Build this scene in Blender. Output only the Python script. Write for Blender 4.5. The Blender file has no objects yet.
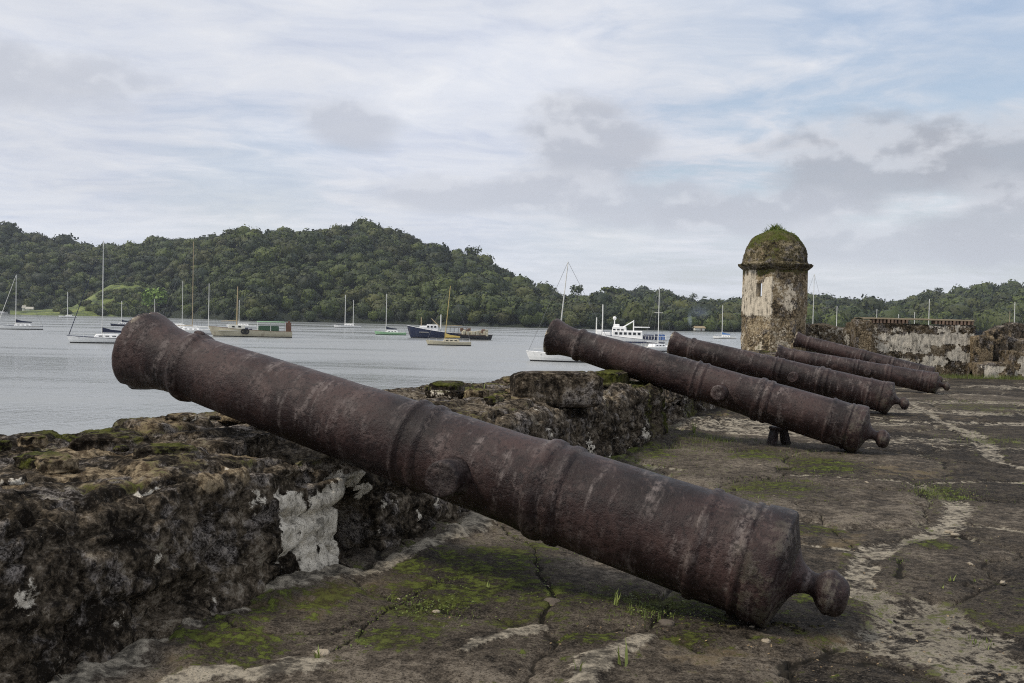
import bpy, bmesh, math, random
import numpy as np
from mathutils import Vector, Matrix, Euler
R = math.radians
SC = bpy.context.scene
COL = SC.collection

# ------------------------------------------------------------------ camera
FPX, EYE, ROLL, HORZ = 995.0, 1.3, R(1.3), 319.0
pitch = -math.atan((341.5 - HORZ) / FPX)
f_ = Vector((0, math.cos(pitch), math.sin(pitch)))
r0 = Vector((1, 0, 0)); u0 = r0.cross(f_)
r_ = r0 * math.cos(ROLL) + u0 * math.sin(ROLL)
u_ = -r0 * math.sin(ROLL) + u0 * math.cos(ROLL)
cam_d = bpy.data.cameras.new('camera'); cam = bpy.data.objects.new('camera', cam_d); COL.objects.link(cam)
cam.matrix_world = Matrix(((r_.x, u_.x, -f_.x, 0), (r_.y, u_.y, -f_.y, 0), (r_.z, u_.z, -f_.z, EYE), (0, 0, 0, 1)))
cam_d.sensor_width = 36; cam_d.lens = FPX / 1024 * 36; cam_d.clip_start = 0.05; cam_d.clip_end = 9000
SC.render.engine = 'CYCLES'; SC.cycles.use_denoising = False; SC.cycles.filter_width = 1.1; SC.cycles.use_adaptive_sampling = False; SC.cycles.max_bounces = 6; SC.cycles.sample_clamp_indirect = 3.0
SC.camera = cam
SEA = -3.4

# ------------------------------------------------------------------ world, sun, exposure
SUN_AZ, SUN_EL = R(-112), R(52)      # azimuth clockwise from +Y
SC.view_settings.view_transform = 'Standard'; SC.view_settings.look = 'None'
SC.view_settings.exposure = 0.0; SC.view_settings.gamma = 1
world = bpy.data.worlds.new('World'); SC.world = world; world.use_nodes = True
sd = bpy.data.lights.new('sun', 'SUN'); sun = bpy.data.objects.new('sun', sd); COL.objects.link(sun)
sd.energy = 2.6; sd.angle = R(10); sd.color = (1, .91, .78)
sdir = Vector((math.sin(SUN_AZ) * math.cos(SUN_EL), math.cos(SUN_AZ) * math.cos(SUN_EL), math.sin(SUN_EL)))
sun.rotation_euler = sdir.to_track_quat('Z', 'Y').to_euler()

class NT:
    """small helper to wire node trees"""
    def __init__(s, tree): s.t = tree; s.n = tree.nodes; s.l = tree.links
    def add(s, typ, ins=None, **kw):
        n = s.n.new(typ)
        for k, v in kw.items(): setattr(n, k, v)
        for k, v in (ins or {}).items():
            sock = n.inputs[k]
            if hasattr(v, 'is_linked') or isinstance(v, bpy.types.NodeSocket): s.l.new(v, sock)
            else: sock.default_value = v
        return n
    def math(s, op, a, b=0.5, clamp=False): return s.add('ShaderNodeMath', {0: a, 1: b}, operation=op, use_clamp=clamp).outputs[0]
    def vmath(s, op, a, b=(0, 0, 0)): return s.add('ShaderNodeVectorMath', {0: a, 1: b}, operation=op).outputs[0]
    def noise(s, vec, scale, detail=4, rough=.55, dist=0.0):
        return s.add('ShaderNodeTexNoise', {'Vector': vec, 'Scale': scale, 'Detail': detail, 'Roughness': rough, 'Distortion': dist}).outputs[0]
    def vor(s, vec, scale, feature='F1', rand=1.0):
        return s.add('ShaderNodeTexVoronoi', {'Vector': vec, 'Scale': scale, 'Randomness': rand}, feature=feature).outputs[0]
    def ramp(s, fac, stops, interp='LINEAR'):
        n = s.add('ShaderNodeValToRGB', {'Fac': fac}); cr = n.color_ramp; cr.interpolation = interp
        while len(cr.elements) < len(stops): cr.elements.new(.5)
        for e, (p, c) in zip(cr.elements, stops):
            e.position = p; e.color = (c, c, c, 1) if isinstance(c, (int, float)) else (*c, 1)
        return n.outputs[0]
    def map(s, v, a, b, c=0.0, d=1.0):
        return s.add('ShaderNodeMapRange', {0: v, 1: a, 2: b, 3: c, 4: d}, clamp=True).outputs[0]
    def smap(s, v, a, b, c=0.0, d=1.0):
        return s.add('ShaderNodeMapRange', {0: v, 1: a, 2: b, 3: c, 4: d}, clamp=True, interpolation_type='SMOOTHSTEP').outputs[0]
    def mix(s, fac, a, b, mode='MIX'):
        n = s.add('ShaderNodeMix', data_type='RGBA', blend_type=mode)
        for k, v in ((0, fac), (6, a), (7, b)):
            sock = n.inputs[k]
            if isinstance(v, bpy.types.NodeSocket): s.l.new(v, sock)
            elif k == 0: sock.default_value = v
            else: sock.default_value = (*v, 1) if len(v) == 3 else v
        return n.outputs[2]

def build_world():
    w = NT(world.node_tree); w.n.clear()
    out = w.add('ShaderNodeOutputWorld')
    sky = w.add('ShaderNodeTexSky', sky_type='NISHITA')
    sky.sun_disc = False; sky.sun_elevation = SUN_EL; sky.sun_rotation = SUN_AZ; sky.air_density = 1.2; sky.dust_density = 2.0
    skyc = w.mix(1.0, sky.outputs[0], (.11, .11, .11), 'MULTIPLY')
    g = w.add('ShaderNodeTexCoord').outputs['Generated']
    sep = w.add('ShaderNodeSeparateXYZ', {0: g})
    z = sep.outputs[2]
    zz = w.math('ADD', w.math('MAXIMUM', z, 0.0), .10)
    px = w.math('DIVIDE', sep.outputs[0], zz); py = w.math('DIVIDE', sep.outputs[1], zz)
    P = w.add('ShaderNodeCombineXYZ', {0: px, 1: py, 2: 0.0}).outputs[0]
    warp = w.noise(P, .9, 3, .5)
    P2 = w.vmath('ADD', P, w.vmath('MULTIPLY', w.add('ShaderNodeTexNoise', {'Vector': P, 'Scale': 1.1, 'Detail': 3.0}).outputs[1], (.9, .5, 0)))
    rot = w.add('ShaderNodeMapping', {0: P2, 'Rotation': (0, 0, R(12)), 'Scale': (.75, 1.05, 1)}).outputs[0]
    n1 = w.math('ADD', w.math('MULTIPLY', w.noise(rot, 1.15, 10, .58, .3), .72), w.math('MULTIPLY', w.noise(P2, 4.2, 6, .6, .2), .28))              # veils of high cloud, foreshortened to streaks
    n2 = w.noise(P2, .45, 5, .5)
    n3 = w.noise(w.add('ShaderNodeMapping', {0: P2, 'Rotation': (0, 0, R(-14)), 'Scale': (3.6, 5.0, 1)}).outputs[0], 1.0, 8, .62, .2)   # fine ripples of cirrus
    n1 = w.math('ADD', n1, w.math('MULTIPLY', w.math('SUBTRACT', n3, .5), .34))
    veil = w.ramp(n1, [(.28, (.38, .425, .52)), (.40, (.46, .495, .58)), (.50, (.53, .555, .615)), (.60, (.585, .60, .64)), (.74, (.67, .675, .69))])
    col = w.mix(1.0, veil, w.ramp(n2, [(.38, .92), (.60, 1.05)]), 'MULTIPLY')
    Vn = w.vmath('NORMALIZE', g)
    for (bx, by, rad_, amt) in ((960, 30, .22, .38), (740, 5, .14, .28), (1150, 90, .2, .35), (250, 215, .10, .25), (610, 250, .10, .25), (880, 280, .2, .35)):
        d = f_ + r_ * ((bx - 512) / FPX) + u_ * ((341.5 - by) / FPX); d.normalize()
        dist = w.add('ShaderNodeVectorMath', {0: Vn, 1: tuple(d)}, operation='DISTANCE').outputs['Value']
        m_ = w.smap(w.math('ADD', w.math('DIVIDE', dist, rad_), w.math('MULTIPLY', w.math('SUBTRACT', n1, .5), 4.0)), 1.25, .15)
        col = w.mix(w.math('MULTIPLY', m_, amt), col, w.mix(.10, skyc, (.41, .475, .595)))
    # low grey cumulus in direction space
    V = w.vmath('NORMALIZE', g)
    nz = w.add('ShaderNodeTexNoise', {'Vector': w.add('ShaderNodeMapping', {0: V, 'Scale': (1, 1, 1.7)}).outputs[0], 'Scale': 13.0, 'Detail': 7.0, 'Roughness': .52})
    nup = w.noise(w.add('ShaderNodeMapping', {0: V, 'Location': (0, 0, .022), 'Scale': (1, 1, 1.7)}).outputs[0], 13.0, 7, .52)
    def puff(col, x, y, sx, sy, dark, flat):
        d = f_ + r_ * ((x - 512) / FPX) + u_ * ((341.5 - y) / FPX); d.normalize()
        rt = Vector((d.y, -d.x, 0)).normalized(); up = rt.cross(d)
        a = w.add('ShaderNodeVectorMath', {0: V, 1: tuple(rt)}, operation='DOT_PRODUCT').outputs['Value']
        b = w.add('ShaderNodeVectorMath', {0: V, 1: tuple(up)}, operation='DOT_PRODUCT').outputs['Value']
        c = w.add('ShaderNodeVectorMath', {0: V, 1: tuple(d)}, operation='DOT_PRODUCT').outputs['Value']
        a = w.math('MULTIPLY', a, 1 / sx); b = w.math('MULTIPLY', b, 1 / sy)
        bneg = w.math('MULTIPLY', w.math('MINIMUM', b, 0), flat); b = w.math('ADD', w.math('MAXIMUM', b, 0), bneg)
        rr = w.math('SQRT', w.math('ADD', w.math('MULTIPLY', a, a), w.math('MULTIPLY', b, b)))
        dd = w.math('ADD', rr, w.math('MULTIPLY', w.math('SUBTRACT', nz.outputs[0], .5), 1.15))
        m = w.smap(dd, 1.12, .50)
        m = w.math('MULTIPLY', m, w.math('GREATER_THAN', c, .5))
        # tops catch the light, bellies stay grey
        lit = w.smap(w.math('ADD', w.math('SUBTRACT', nz.outputs[0], nup), w.math('MULTIPLY', b, .16)), .0, .16)
        cc = w.mix(w.math('MULTIPLY', lit, .6), (.375 * dark, .395 * dark, .445 * dark), (.56, .575, .615))
        return w.mix(w.math('MULTIPLY', m, .85), col, cc)
    for a in ((590, 145, .078, .055, 1.0, .9), (560, 195, .085, .03, 1.08, 1), (660, 205, .13, .03, 1.08, 1), (345, 122, .06, .028, 1.12, 1), (440, 195, .07, .022, 1.12, 1),
              (865, 165, .11, .05, .88, 1.0), (1010, 160, .12, .05, .85, 1.2), (760, 215, .12, .03, 1.02, 1), (880, 245, .14, .028, 1.02, 1), (1120, 225, .2, .06, .9, 1), (-80, 60, .2, .04, 1.1, 1)):
        col = puff(col, *a)
    low = w.smap(z, .16, .0)
    col = w.mix(w.math('MULTIPLY', low, .55), col, (.60, .63, .68))
    below = w.smap(z, 0.0, -.06)
    col = w.mix(below, col, (.12, .12, .12))
    bg = w.add('ShaderNodeBackground', {'Color': col, 'Strength': 1.36})
    w.l.new(bg.outputs[0], out.inputs[0])
build_world()

# ------------------------------------------------------------------ geometry of the place
def ray(px, py): return f_ + r_ * ((px - 512) / FPX) + u_ * ((341.5 - py) / FPX)
def ground(px, py, z=0.0):
    d = ray(px, py); p = Vector((0, 0, EYE)) + d * ((z - EYE) / d.z); return p
def atY(px, py, Y):
    d = ray(px, py); return Vector((0, 0, EYE)) + d * (Y / d.y)
ROW = R(23)
E1 = np.array([math.sin(ROW), math.cos(ROW)])     # along the battery
E2 = np.array([-math.cos(ROW), math.sin(ROW)])    # outwards, to the sea
def to_sw(x, y): return x * E1[0] + y * E1[1], x * E2[0] + y * E2[1]
def sw(s, w): return s * E1[0] + w * E2[0], s * E1[1] + w * E2[1]

# ------------------------------------------------------------------ numpy noise
def _h(ix, iy, iz, seed):
    n = (ix.astype(np.int64) * 374761393 + iy.astype(np.int64) * 668265263 + iz.astype(np.int64) * 2147483647 + seed * 1274126177) & 0xffffffff
    n = ((n ^ (n >> 13)) * 1274126177) & 0xffffffff
    n = ((n ^ (n >> 15)) * 2246822519) & 0xffffffff
    return ((n ^ (n >> 16)) & 0xffff) / 65535.0
def vn(P, seed=0):
    P = np.asarray(P, float); I = np.floor(P); F = P - I; F = F * F * F * (F * (F * 6 - 15) + 10)
    ix, iy, iz = I[:, 0], I[:, 1], I[:, 2]; r = 0
    for dx in (0, 1):
        wx = F[:, 0] if dx else 1 - F[:, 0]
        for dy in (0, 1):
            wy = F[:, 1] if dy else 1 - F[:, 1]
            for dz in (0, 1):
                wz = F[:, 2] if dz else 1 - F[:, 2]
                r = r + wx * wy * wz * _h(ix + dx, iy + dy, iz + dz, seed)
    return r * 2 - 1
def fbm(P, scale=1, octv=4, rough=.5, seed=0):
    P = np.asarray(P, float) * scale; a = 1; s = 0; t = 0
    for o in range(octv):
        s = s + a * vn(P + 17.3 * o, seed + o); t += a; a *= rough; P = P * 2.03
    return s / t
def vor2(x, y, seed=0, jit=.8):
    """F1, F2 distances and cell id of a 2D voronoi"""
    ix, iy = np.floor(x), np.floor(y)
    f1 = np.full(x.shape, 9.); f2 = np.full(x.shape, 9.); cid = np.zeros(x.shape)
    for dx in (-1, 0, 1):
        for dy in (-1, 0, 1):
            cx, cy = ix + dx, iy + dy; z = np.zeros_like(cx)
            jx = _h(cx, cy, z, seed); jy = _h(cx, cy, z + 1, seed); h = _h(cx, cy, z + 2, seed)
            d = np.hypot(cx + .5 + (jx - .5) * jit - x, cy + .5 + (jy - .5) * jit - y)
            n = d < f1
            f2 = np.where(n, f1, np.minimum(f2, d)); cid = np.where(n, h, cid); f1 = np.where(n, d, f1)
    return f1, f2, cid
def sstep(x, a, b):
    t = np.clip((x - a) / (b - a), 0, 1); return t * t * (3 - 2 * t)
def xyz(x, y, z): return np.stack([x, y, np.broadcast_to(z, np.shape(x))], -1)

# ------------------------------------------------------------------ object helpers
def tag(o, label=None, cat=None, group=None, kind=None):
    for k, v in (('label', label), ('category', cat), ('group', group), ('kind', kind)):
        if v: o[k] = v
    return o
def empty(name, loc, rz=0.0, rot=None):
    o = bpy.data.objects.new(name, None); COL.objects.link(o); o.empty_display_size = .2
    o.location = loc; o.rotation_euler = rot or (0, 0, rz); return o
def link(name, me, mat, parent=None, smooth=False):
    me.name = name
    o = bpy.data.objects.new(name, me); COL.objects.link(o)
    for m in (mat if isinstance(mat, (list, tuple)) else [mat]): me.materials.append(m)
    if smooth: me.polygons.foreach_set('use_smooth', np.ones(len(me.polygons), bool))
    if parent: o.parent = parent
    return o
def np_mesh(name, V, Fq, mat, parent=None, smooth=True, attrs=None):
    """V (N,3); Fq (M,k) faces or list of arrays of different k"""
    me = bpy.data.meshes.new(name)
    Fl = Fq if isinstance(Fq, list) else [Fq]; Fl = [f for f in Fl if len(f)]
    V = np.ascontiguousarray(V, np.float32)
    me.vertices.add(len(V)); me.vertices.foreach_set('co', V.ravel())
    lt = np.concatenate([f.ravel() for f in Fl]).astype(np.int32)
    tot = np.concatenate([np.full(len(f), f.shape[1]) for f in Fl]).astype(np.int32)
    st = np.concatenate([[0], np.cumsum(tot)[:-1]]).astype(np.int32)
    me.loops.add(len(lt)); me.loops.foreach_set('vertex_index', lt)
    me.polygons.add(len(tot)); me.polygons.foreach_set('loop_start', st); me.polygons.foreach_set('loop_total', tot)
    me.update(calc_edges=True)
    for k, a in (attrs or {}).items():
        c = me.color_attributes.new(k, 'FLOAT_COLOR', 'POINT')
        A = np.ones((len(V), 4), np.float32); A[:, :a.shape[1]] = a
        c.data.foreach_set('color', A.ravel())
    return link(name, me, mat, parent, smooth)
def grid_faces(n, m, closed=False, mask=None):
    """n rows, m columns"""
    i = np.arange(n - 1)[:, None]; j = np.arange(m if closed else m - 1)[None]
    a = i * m + j; b = i * m + (j + 1) % m; c = (i + 1) * m + (j + 1) % m; d = (i + 1) * m + j
    Fq = np.stack([a, b, c, d], -1).reshape(-1, 4)
    if mask is not None: Fq = Fq[mask.reshape(-1)[Fq].all(1)]
    return Fq
def compact(V, F, *arr):
    u, inv = np.unique(F, return_inverse=True)
    return (V[u], inv.reshape(F.shape)) + tuple(a[u] for a in arr)
def lathe(prof, seg=48, axis='x', parent=None, name='x', mat=None, noise=0, nscale=8, attrs=False):
    prof = np.array(prof, float); n = len(prof)
    th = np.linspace(0, 2 * np.pi, seg, endpoint=False)
    X = np.repeat(prof[:, 0][:, None], seg, 1); Rr = np.repeat(prof[:, 1][:, None], seg, 1)
    c, s = np.cos(th)[None], np.sin(th)[None]
    V = np.stack([X, Rr * c, Rr * s], -1).reshape(-1, 3) if axis == 'x' else np.stack([Rr * c, Rr * s, X], -1).reshape(-1, 3)
    return V, grid_faces(n, seg, True)

class MB:
    """collects simple solids into ONE mesh"""
    def __init__(s): s.bm = bmesh.new()
    def box(s, c, size, rz=0, rx=0, ry=0, bev=0, taper=1.0):
        M = Matrix.Translation(c) @ Euler((rx, ry, rz)).to_matrix().to_4x4() @ Matrix.Diagonal((*size, 1))
        g = bmesh.ops.create_cube(s.bm, size=1, matrix=M)
        if taper != 1.0:
            cz = Vector(c)
            for v in g['verts']:
                if v.co.z > c[2]: v.co.x = cz.x + (v.co.x - cz.x) * taper; v.co.y = cz.y + (v.co.y - cz.y) * taper
        if bev:
            es = list({e for v in g['verts'] for e in v.link_edges})
            bmesh.ops.bevel(s.bm, geom=es, offset=bev, segments=1, affect='EDGES')
        return s
    def tube(s, a, b, ra, rb=None, seg=8):
        a, b = Vector(a), Vector(b); rb = ra if rb is None else rb; d = b - a
        M = Matrix.Translation((a + b) / 2) @ d.to_track_quat('Z', 'Y').to_matrix().to_4x4()
        bmesh.ops.create_cone(s.bm, cap_ends=True, segments=seg, radius1=ra, radius2=rb, depth=d.length, matrix=M); return s
    def path(s, pts, r, seg=8):
        for a, b in zip(pts, pts[1:]): s.tube(a, b, r, r, seg)
        return s
    def ball(s, c, r, sub=2, scale=(1, 1, 1)):
        M = Matrix.Translation(c) @ Matrix.Diagonal((*scale, 1)); bmesh.ops.create_icosphere(s.bm, subdivisions=sub, radius=r, matrix=M); return s
    def torus(s, c, R_, r, axis='y', n=16, m=6):
        vs = []
        for i in range(n):
            a = 2 * math.pi * i / n; row = []
            for j in range(m):
                b = 2 * math.pi * j / m; q = R_ + r * math.cos(b); o = (q * math.cos(a), r * math.sin(b), q * math.sin(a))
                row.append(s.bm.verts.new((c[0] + o[0], c[1] + o[1], c[2] + o[2])))
            vs.append(row)
        for i in range(n):
            for j in range(m): s.bm.faces.new((vs[i][j], vs[(i + 1) % n][j], vs[(i + 1) % n][(j + 1) % m], vs[i][(j + 1) % m]))
        return s
    def poly(s, pts, th=(0, 0, .02)):
        a = [s.bm.verts.new(p) for p in pts]; b = [s.bm.verts.new(Vector(p) + Vector(th)) for p in pts]; n = len(pts)
        s.bm.faces.new(a[::-1]); s.bm.faces.new(b)
        for i in range(n): s.bm.faces.new((a[i], a[(i + 1) % n], b[(i + 1) % n], b[i]))
        return s
    def build(s, name, mat, parent=None, smooth=False):
        me = bpy.data.meshes.new(name); bmesh.ops.recalc_face_normals(s.bm, faces=s.bm.faces[:]); s.bm.to_mesh(me); s.bm.free()
        return link(name, me, mat, parent, smooth)
def copy_tree(o, parent=None):
    c = o.copy(); COL.objects.link(c); c.parent = parent
    for ch in KIDS.get(o.name, [k for k in bpy.data.objects if k.parent == o]): copy_tree(ch, c)
    return c
KIDS = {}

# ------------------------------------------------------------------ materials
def new_mat(name):
    m = bpy.data.materials.new(name); m.use_nodes = True; t = NT(m.node_tree)
    b = t.n['Principled BSDF']; return m, t, b
def simple(name, col, rough=.6, metal=0, spec=.4, var=.12, scale=6, bump=0.0, stain=0.0, boot=False):
    m, t, b = new_mat(name)
    g = t.add('ShaderNodeTexCoord').outputs['Object']
    n = t.noise(g, scale, 5, .6)
    c = t.mix(n, tuple(x * (1 - var) for x in col), tuple(min(1, x * (1 + var)) for x in col))
    if stain:
        n2 = t.noise(t.add('ShaderNodeMapping', {0: g, 'Scale': (1.0, 1.0, .25)}).outputs[0], scale * 1.5, 5, .65)
        c = t.mix(t.smap(n2, .52, .70, 0, stain), c, tuple(x * .45 for x in (.5, .4, .28)))
    if boot: c = t.mix(t.math('LESS_THAN', t.add('ShaderNodeSeparateXYZ', {0: g}).outputs[2], .16), c, (.03, .03, .032))
    t.l.new(c, b.inputs['Base Color']); b.inputs['Roughness'].default_value = rough; b.inputs['Metallic'].default_value = metal
    b.inputs['Specular IOR Level'].default_value = spec
    if bump:
        bp = t.add('ShaderNodeBump', {'Height': t.noise(g, scale * 4, 5, .6), 'Strength': bump, 'Distance': .02}); t.l.new(bp.outputs[0], b.inputs['Normal'])
    return m

def mat_iron():
    m, t, b = new_mat('rusted_iron')
    g = t.add('ShaderNodeTexCoord').outputs['Object']
    at = t.add('ShaderNodeAttribute', attribute_name='wear'); wr = t.add('ShaderNodeSeparateColor', {0: at.outputs['Color']})
    oi = t.add('ShaderNodeObjectInfo')
    off = t.vmath('MULTIPLY', t.add('ShaderNodeCombineXYZ', {0: oi.outputs['Random'], 1: oi.outputs['Random'], 2: oi.outputs['Random']}).outputs[0], (31, 17, 5))
    g = t.vmath('ADD', g, off)
    a = t.noise(g, 2.2, 6, .62, .3); b2 = t.noise(g, 9, 7, .68); c = t.noise(g, 42, 5, .7); d = t.noise(g, 150, 3, .7)
    # drips / streaks running round the barrel (stretch across the axis)
    st = t.noise(t.add('ShaderNodeMapping', {0: g, 'Scale': (19, 3.2, 3.2)}).outputs[0], 1, 6, .65)
    col = t.ramp(a, [(.38, (.0105, .0052, .0046)), (.485, (.0255, .0130, .0118)), (.58, (.058, .034, .030))])
    col = t.mix(t.map(b2, .35, .65, .0, .8), col, t.mix(.6, col, (.018, .014, .014)))
    grey = t.math('MULTIPLY', t.math('MULTIPLY', t.smap(t.math('ADD', st, t.math('MULTIPLY', b2, .45)), .72, .95), t.smap(c, .36, .60)), t.smap(t.noise(g, 1.9, 4, .6), .36, .56))
    col = t.mix(t.math('MULTIPLY', grey, .85), col, (.20, .168, .155))
    blot = t.math('MULTIPLY', t.smap(t.noise(g, 5.2, 6, .7, .4), .52, .64), t.smap(c, .40, .56))
    col = t.mix(t.math('MULTIPLY', blot, .40), col, (.125, .090, .080))
    pit = t.smap(c, .47, .40)
    col = t.mix(t.math('MULTIPLY', pit, .6), col, (.010, .007, .007))
    sp = t.smap(d, .60, .70)
    col = t.mix(t.math('MULTIPLY', sp, .45), col, (.11, .082, .074))
    # lichen and dust on worn edges (attribute G), peeling pale scale at the muzzle rim (attribute R)
    col = t.mix(t.math('MULTIPLY', wr.outputs[1], t.smap(t.math('ADD', b2, t.math('MULTIPLY', c, .6)), .74, .95, 0, .6)), col, (.17, .14, .125))
    col = t.mix(t.math('MULTIPLY', wr.outputs[0], t.smap(b2, .535, .565)), col, (.46, .40, .29))
    mo = t.math('MULTIPLY', wr.outputs[2], t.smap(t.math('ADD', b2, t.math('MULTIPLY', c, .5)), .74, .86))
    col = t.mix(t.math('MULTIPLY', mo, .8), col, (.095, .09, .06))
    t.l.new(col, b.inputs['Base Color'])
    t.l.new(t.map(t.math('ADD', c, t.math('MULTIPLY', a, .4)), .45, .95, .38, .56), b.inputs['Roughness'])
    b.inputs['Specular IOR Level'].default_value = .26
    h = t.math('ADD', t.math('MULTIPLY', b2, .5), t.math('ADD', t.math('MULTIPLY', c, .5), t.math('MULTIPLY', d, .22)))
    h = t.math('ADD', h, t.math('MULTIPLY', st, .3))
    bp = t.add('ShaderNodeBump', {'Height': h, 'Strength': 1.0, 'Distance': .013}); t.l.new(bp.outputs[0], b.inputs['Normal'])
    return m
IRON = mat_iron()

def mat_stone(name, dark=(.0125, .0098, .0070), mid=(.060, .048, .034), light=(.27, .235, .185), plaster=(.78, .72, .60), moss=(.060, .066, .012),
              sc=1.0, lichen=.5, bias=0.0, bump=1.0, brick=False, dist=.03):
    """weathered masonry; attribute 'mask': R plaster, G moss, B tan/raw stone"""
    m, t, b = new_mat(name)
    g = t.add('ShaderNodeTexCoord').outputs['Object']
    at = t.add('ShaderNodeAttribute', attribute_name='mask'); mk = t.add('ShaderNodeSeparateColor', {0: at.outputs['Color']})
    A = t.noise(g, 1.5 * sc, 7, .60); B = t.noise(g, 6.5 * sc, 8, .66); C = t.noise(g, 24 * sc, 6, .70); D = t.noise(g, 110 * sc, 4, .7)
    s = t.math('ADD', t.math('MULTIPLY', A, .28), t.math('ADD', t.math('MULTIPLY', B, .30), t.math('ADD', t.math('MULTIPLY', C, .30), t.math('MULTIPLY', D, .12))))
    s = t.math('ADD', s, bias)
    col = t.ramp(s, [(.44, dark), (.488, mid), (.52, tuple(x * 2.0 for x in mid)), (.575, light)])
    col = t.mix(t.smap(t.noise(g, 3.6 * sc, 8, .68), .51, .60, 0, .8), col, t.mix(t.smap(t.math('ADD', t.math('MULTIPLY', C, .6), t.math('MULTIPLY', D, .4)), .42, .60), (.020, .017, .015), (.34, .305, .275)))                        # lilac-grey lichen
    sp = t.math('MULTIPLY', t.smap(C, .57, .66), t.smap(A, .44, .58))
    col = t.mix(t.math('MULTIPLY', sp, lichen), col, light)
    # tan, freshly broken stone
    tanm = t.smap(t.math('ADD', mk.outputs[2], t.math('MULTIPLY', t.math('SUBTRACT', B, .5), 1.3)), .42, .62)
    col = t.mix(t.math('MULTIPLY', tanm, .9), col, t.mix(t.smap(C, .38, .62), (.07, .050, .030), (.33, .26, .165)))
    if brick:
        bt = t.add('ShaderNodeTexBrick', {'Vector': t.add('ShaderNodeMapping', {0: t.vmath('ADD', g, t.vmath('MULTIPLY', t.add('ShaderNodeTexNoise', {'Vector': g, 'Scale': 6.0}).outputs[1], (.06, .06, .05))), 'Rotation': (R(90), 0, 0)}).outputs[0],
                    'Color1': (.30, .16, .11, 1), 'Color2': (.22, .14, .10, 1), 'Mortar': (.30, .26, .20, 1), 'Scale': 1.0, 'Mortar Size': .012, 'Brick Width': .28, 'Row Height': .075})
        col = t.mix(t.math('MULTIPLY', t.smap(B, .46, .56), .6), col, bt.outputs[0])
    pm = t.smap(t.math('ADD', mk.outputs[0], t.math('ADD', t.math('MULTIPLY', t.math('SUBTRACT', B, .5), 1.5), t.math('MULTIPLY', t.math('SUBTRACT', C, .5), 1.3))), .44, .62)
    stn = t.noise(t.add('ShaderNodeMapping', {0: g, 'Scale': (8 * sc, 8 * sc, 1.7 * sc)}).outputs[0], 1.6, 8, .7)
    pc = t.ramp(t.math('ADD', t.math('MULTIPLY', stn, .7), t.math('MULTIPLY', B, .3)), [(.40, tuple(x * .28 for x in plaster)), (.48, tuple(x * .78 for x in plaster)), (.56, plaster)])
    pc = t.mix(t.smap(C, .42, .34, 0, .7), pc, tuple(x * .3 for x in plaster))
    col = t.mix(pm, col, pc)
    mm = t.smap(t.math('ADD', mk.outputs[1], t.math('ADD', t.math('MULTIPLY', t.math('SUBTRACT', B, .5), 1.2), t.math('MULTIPLY', t.math('SUBTRACT', C, .5), .9))), .42, .66)
    mc = t.mix(t.smap(C, .35, .65), tuple(x * .45 for x in moss), tuple(min(1, x * 1.5) for x in moss))
    mc = t.mix(t.smap(A, .45, .6, 0, .6), mc, (.075, .062, .028))
    col = t.mix(t.math('MULTIPLY', mm, .88), col, mc)
    E_ = t.noise(g, 52 * sc, 5, .75)
    col = t.mix(t.smap(E_, .47, .38, 0, .7), col, t.mix(.7, col, (.004, .004, .003)))
    col = t.mix(t.smap(E_, .56, .68, 0, .45), col, t.mix(.5, col, (.32, .29, .25)))
    t.l.new(col, b.inputs['Base Color'])
    b.inputs['Roughness'].default_value = .95; b.inputs['Specular IOR Level'].default_value = .08
    h = t.math('ADD', t.math('MULTIPLY', B, .6), t.math('ADD', t.math('MULTIPLY', C, .45), t.math('MULTIPLY', D, .16)))
    bp = t.add('ShaderNodeBump', {'Height': h, 'Strength': min(1, bump), 'Distance': dist}); t.l.new(bp.outputs[0], b.inputs['Normal'])
    return m

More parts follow.
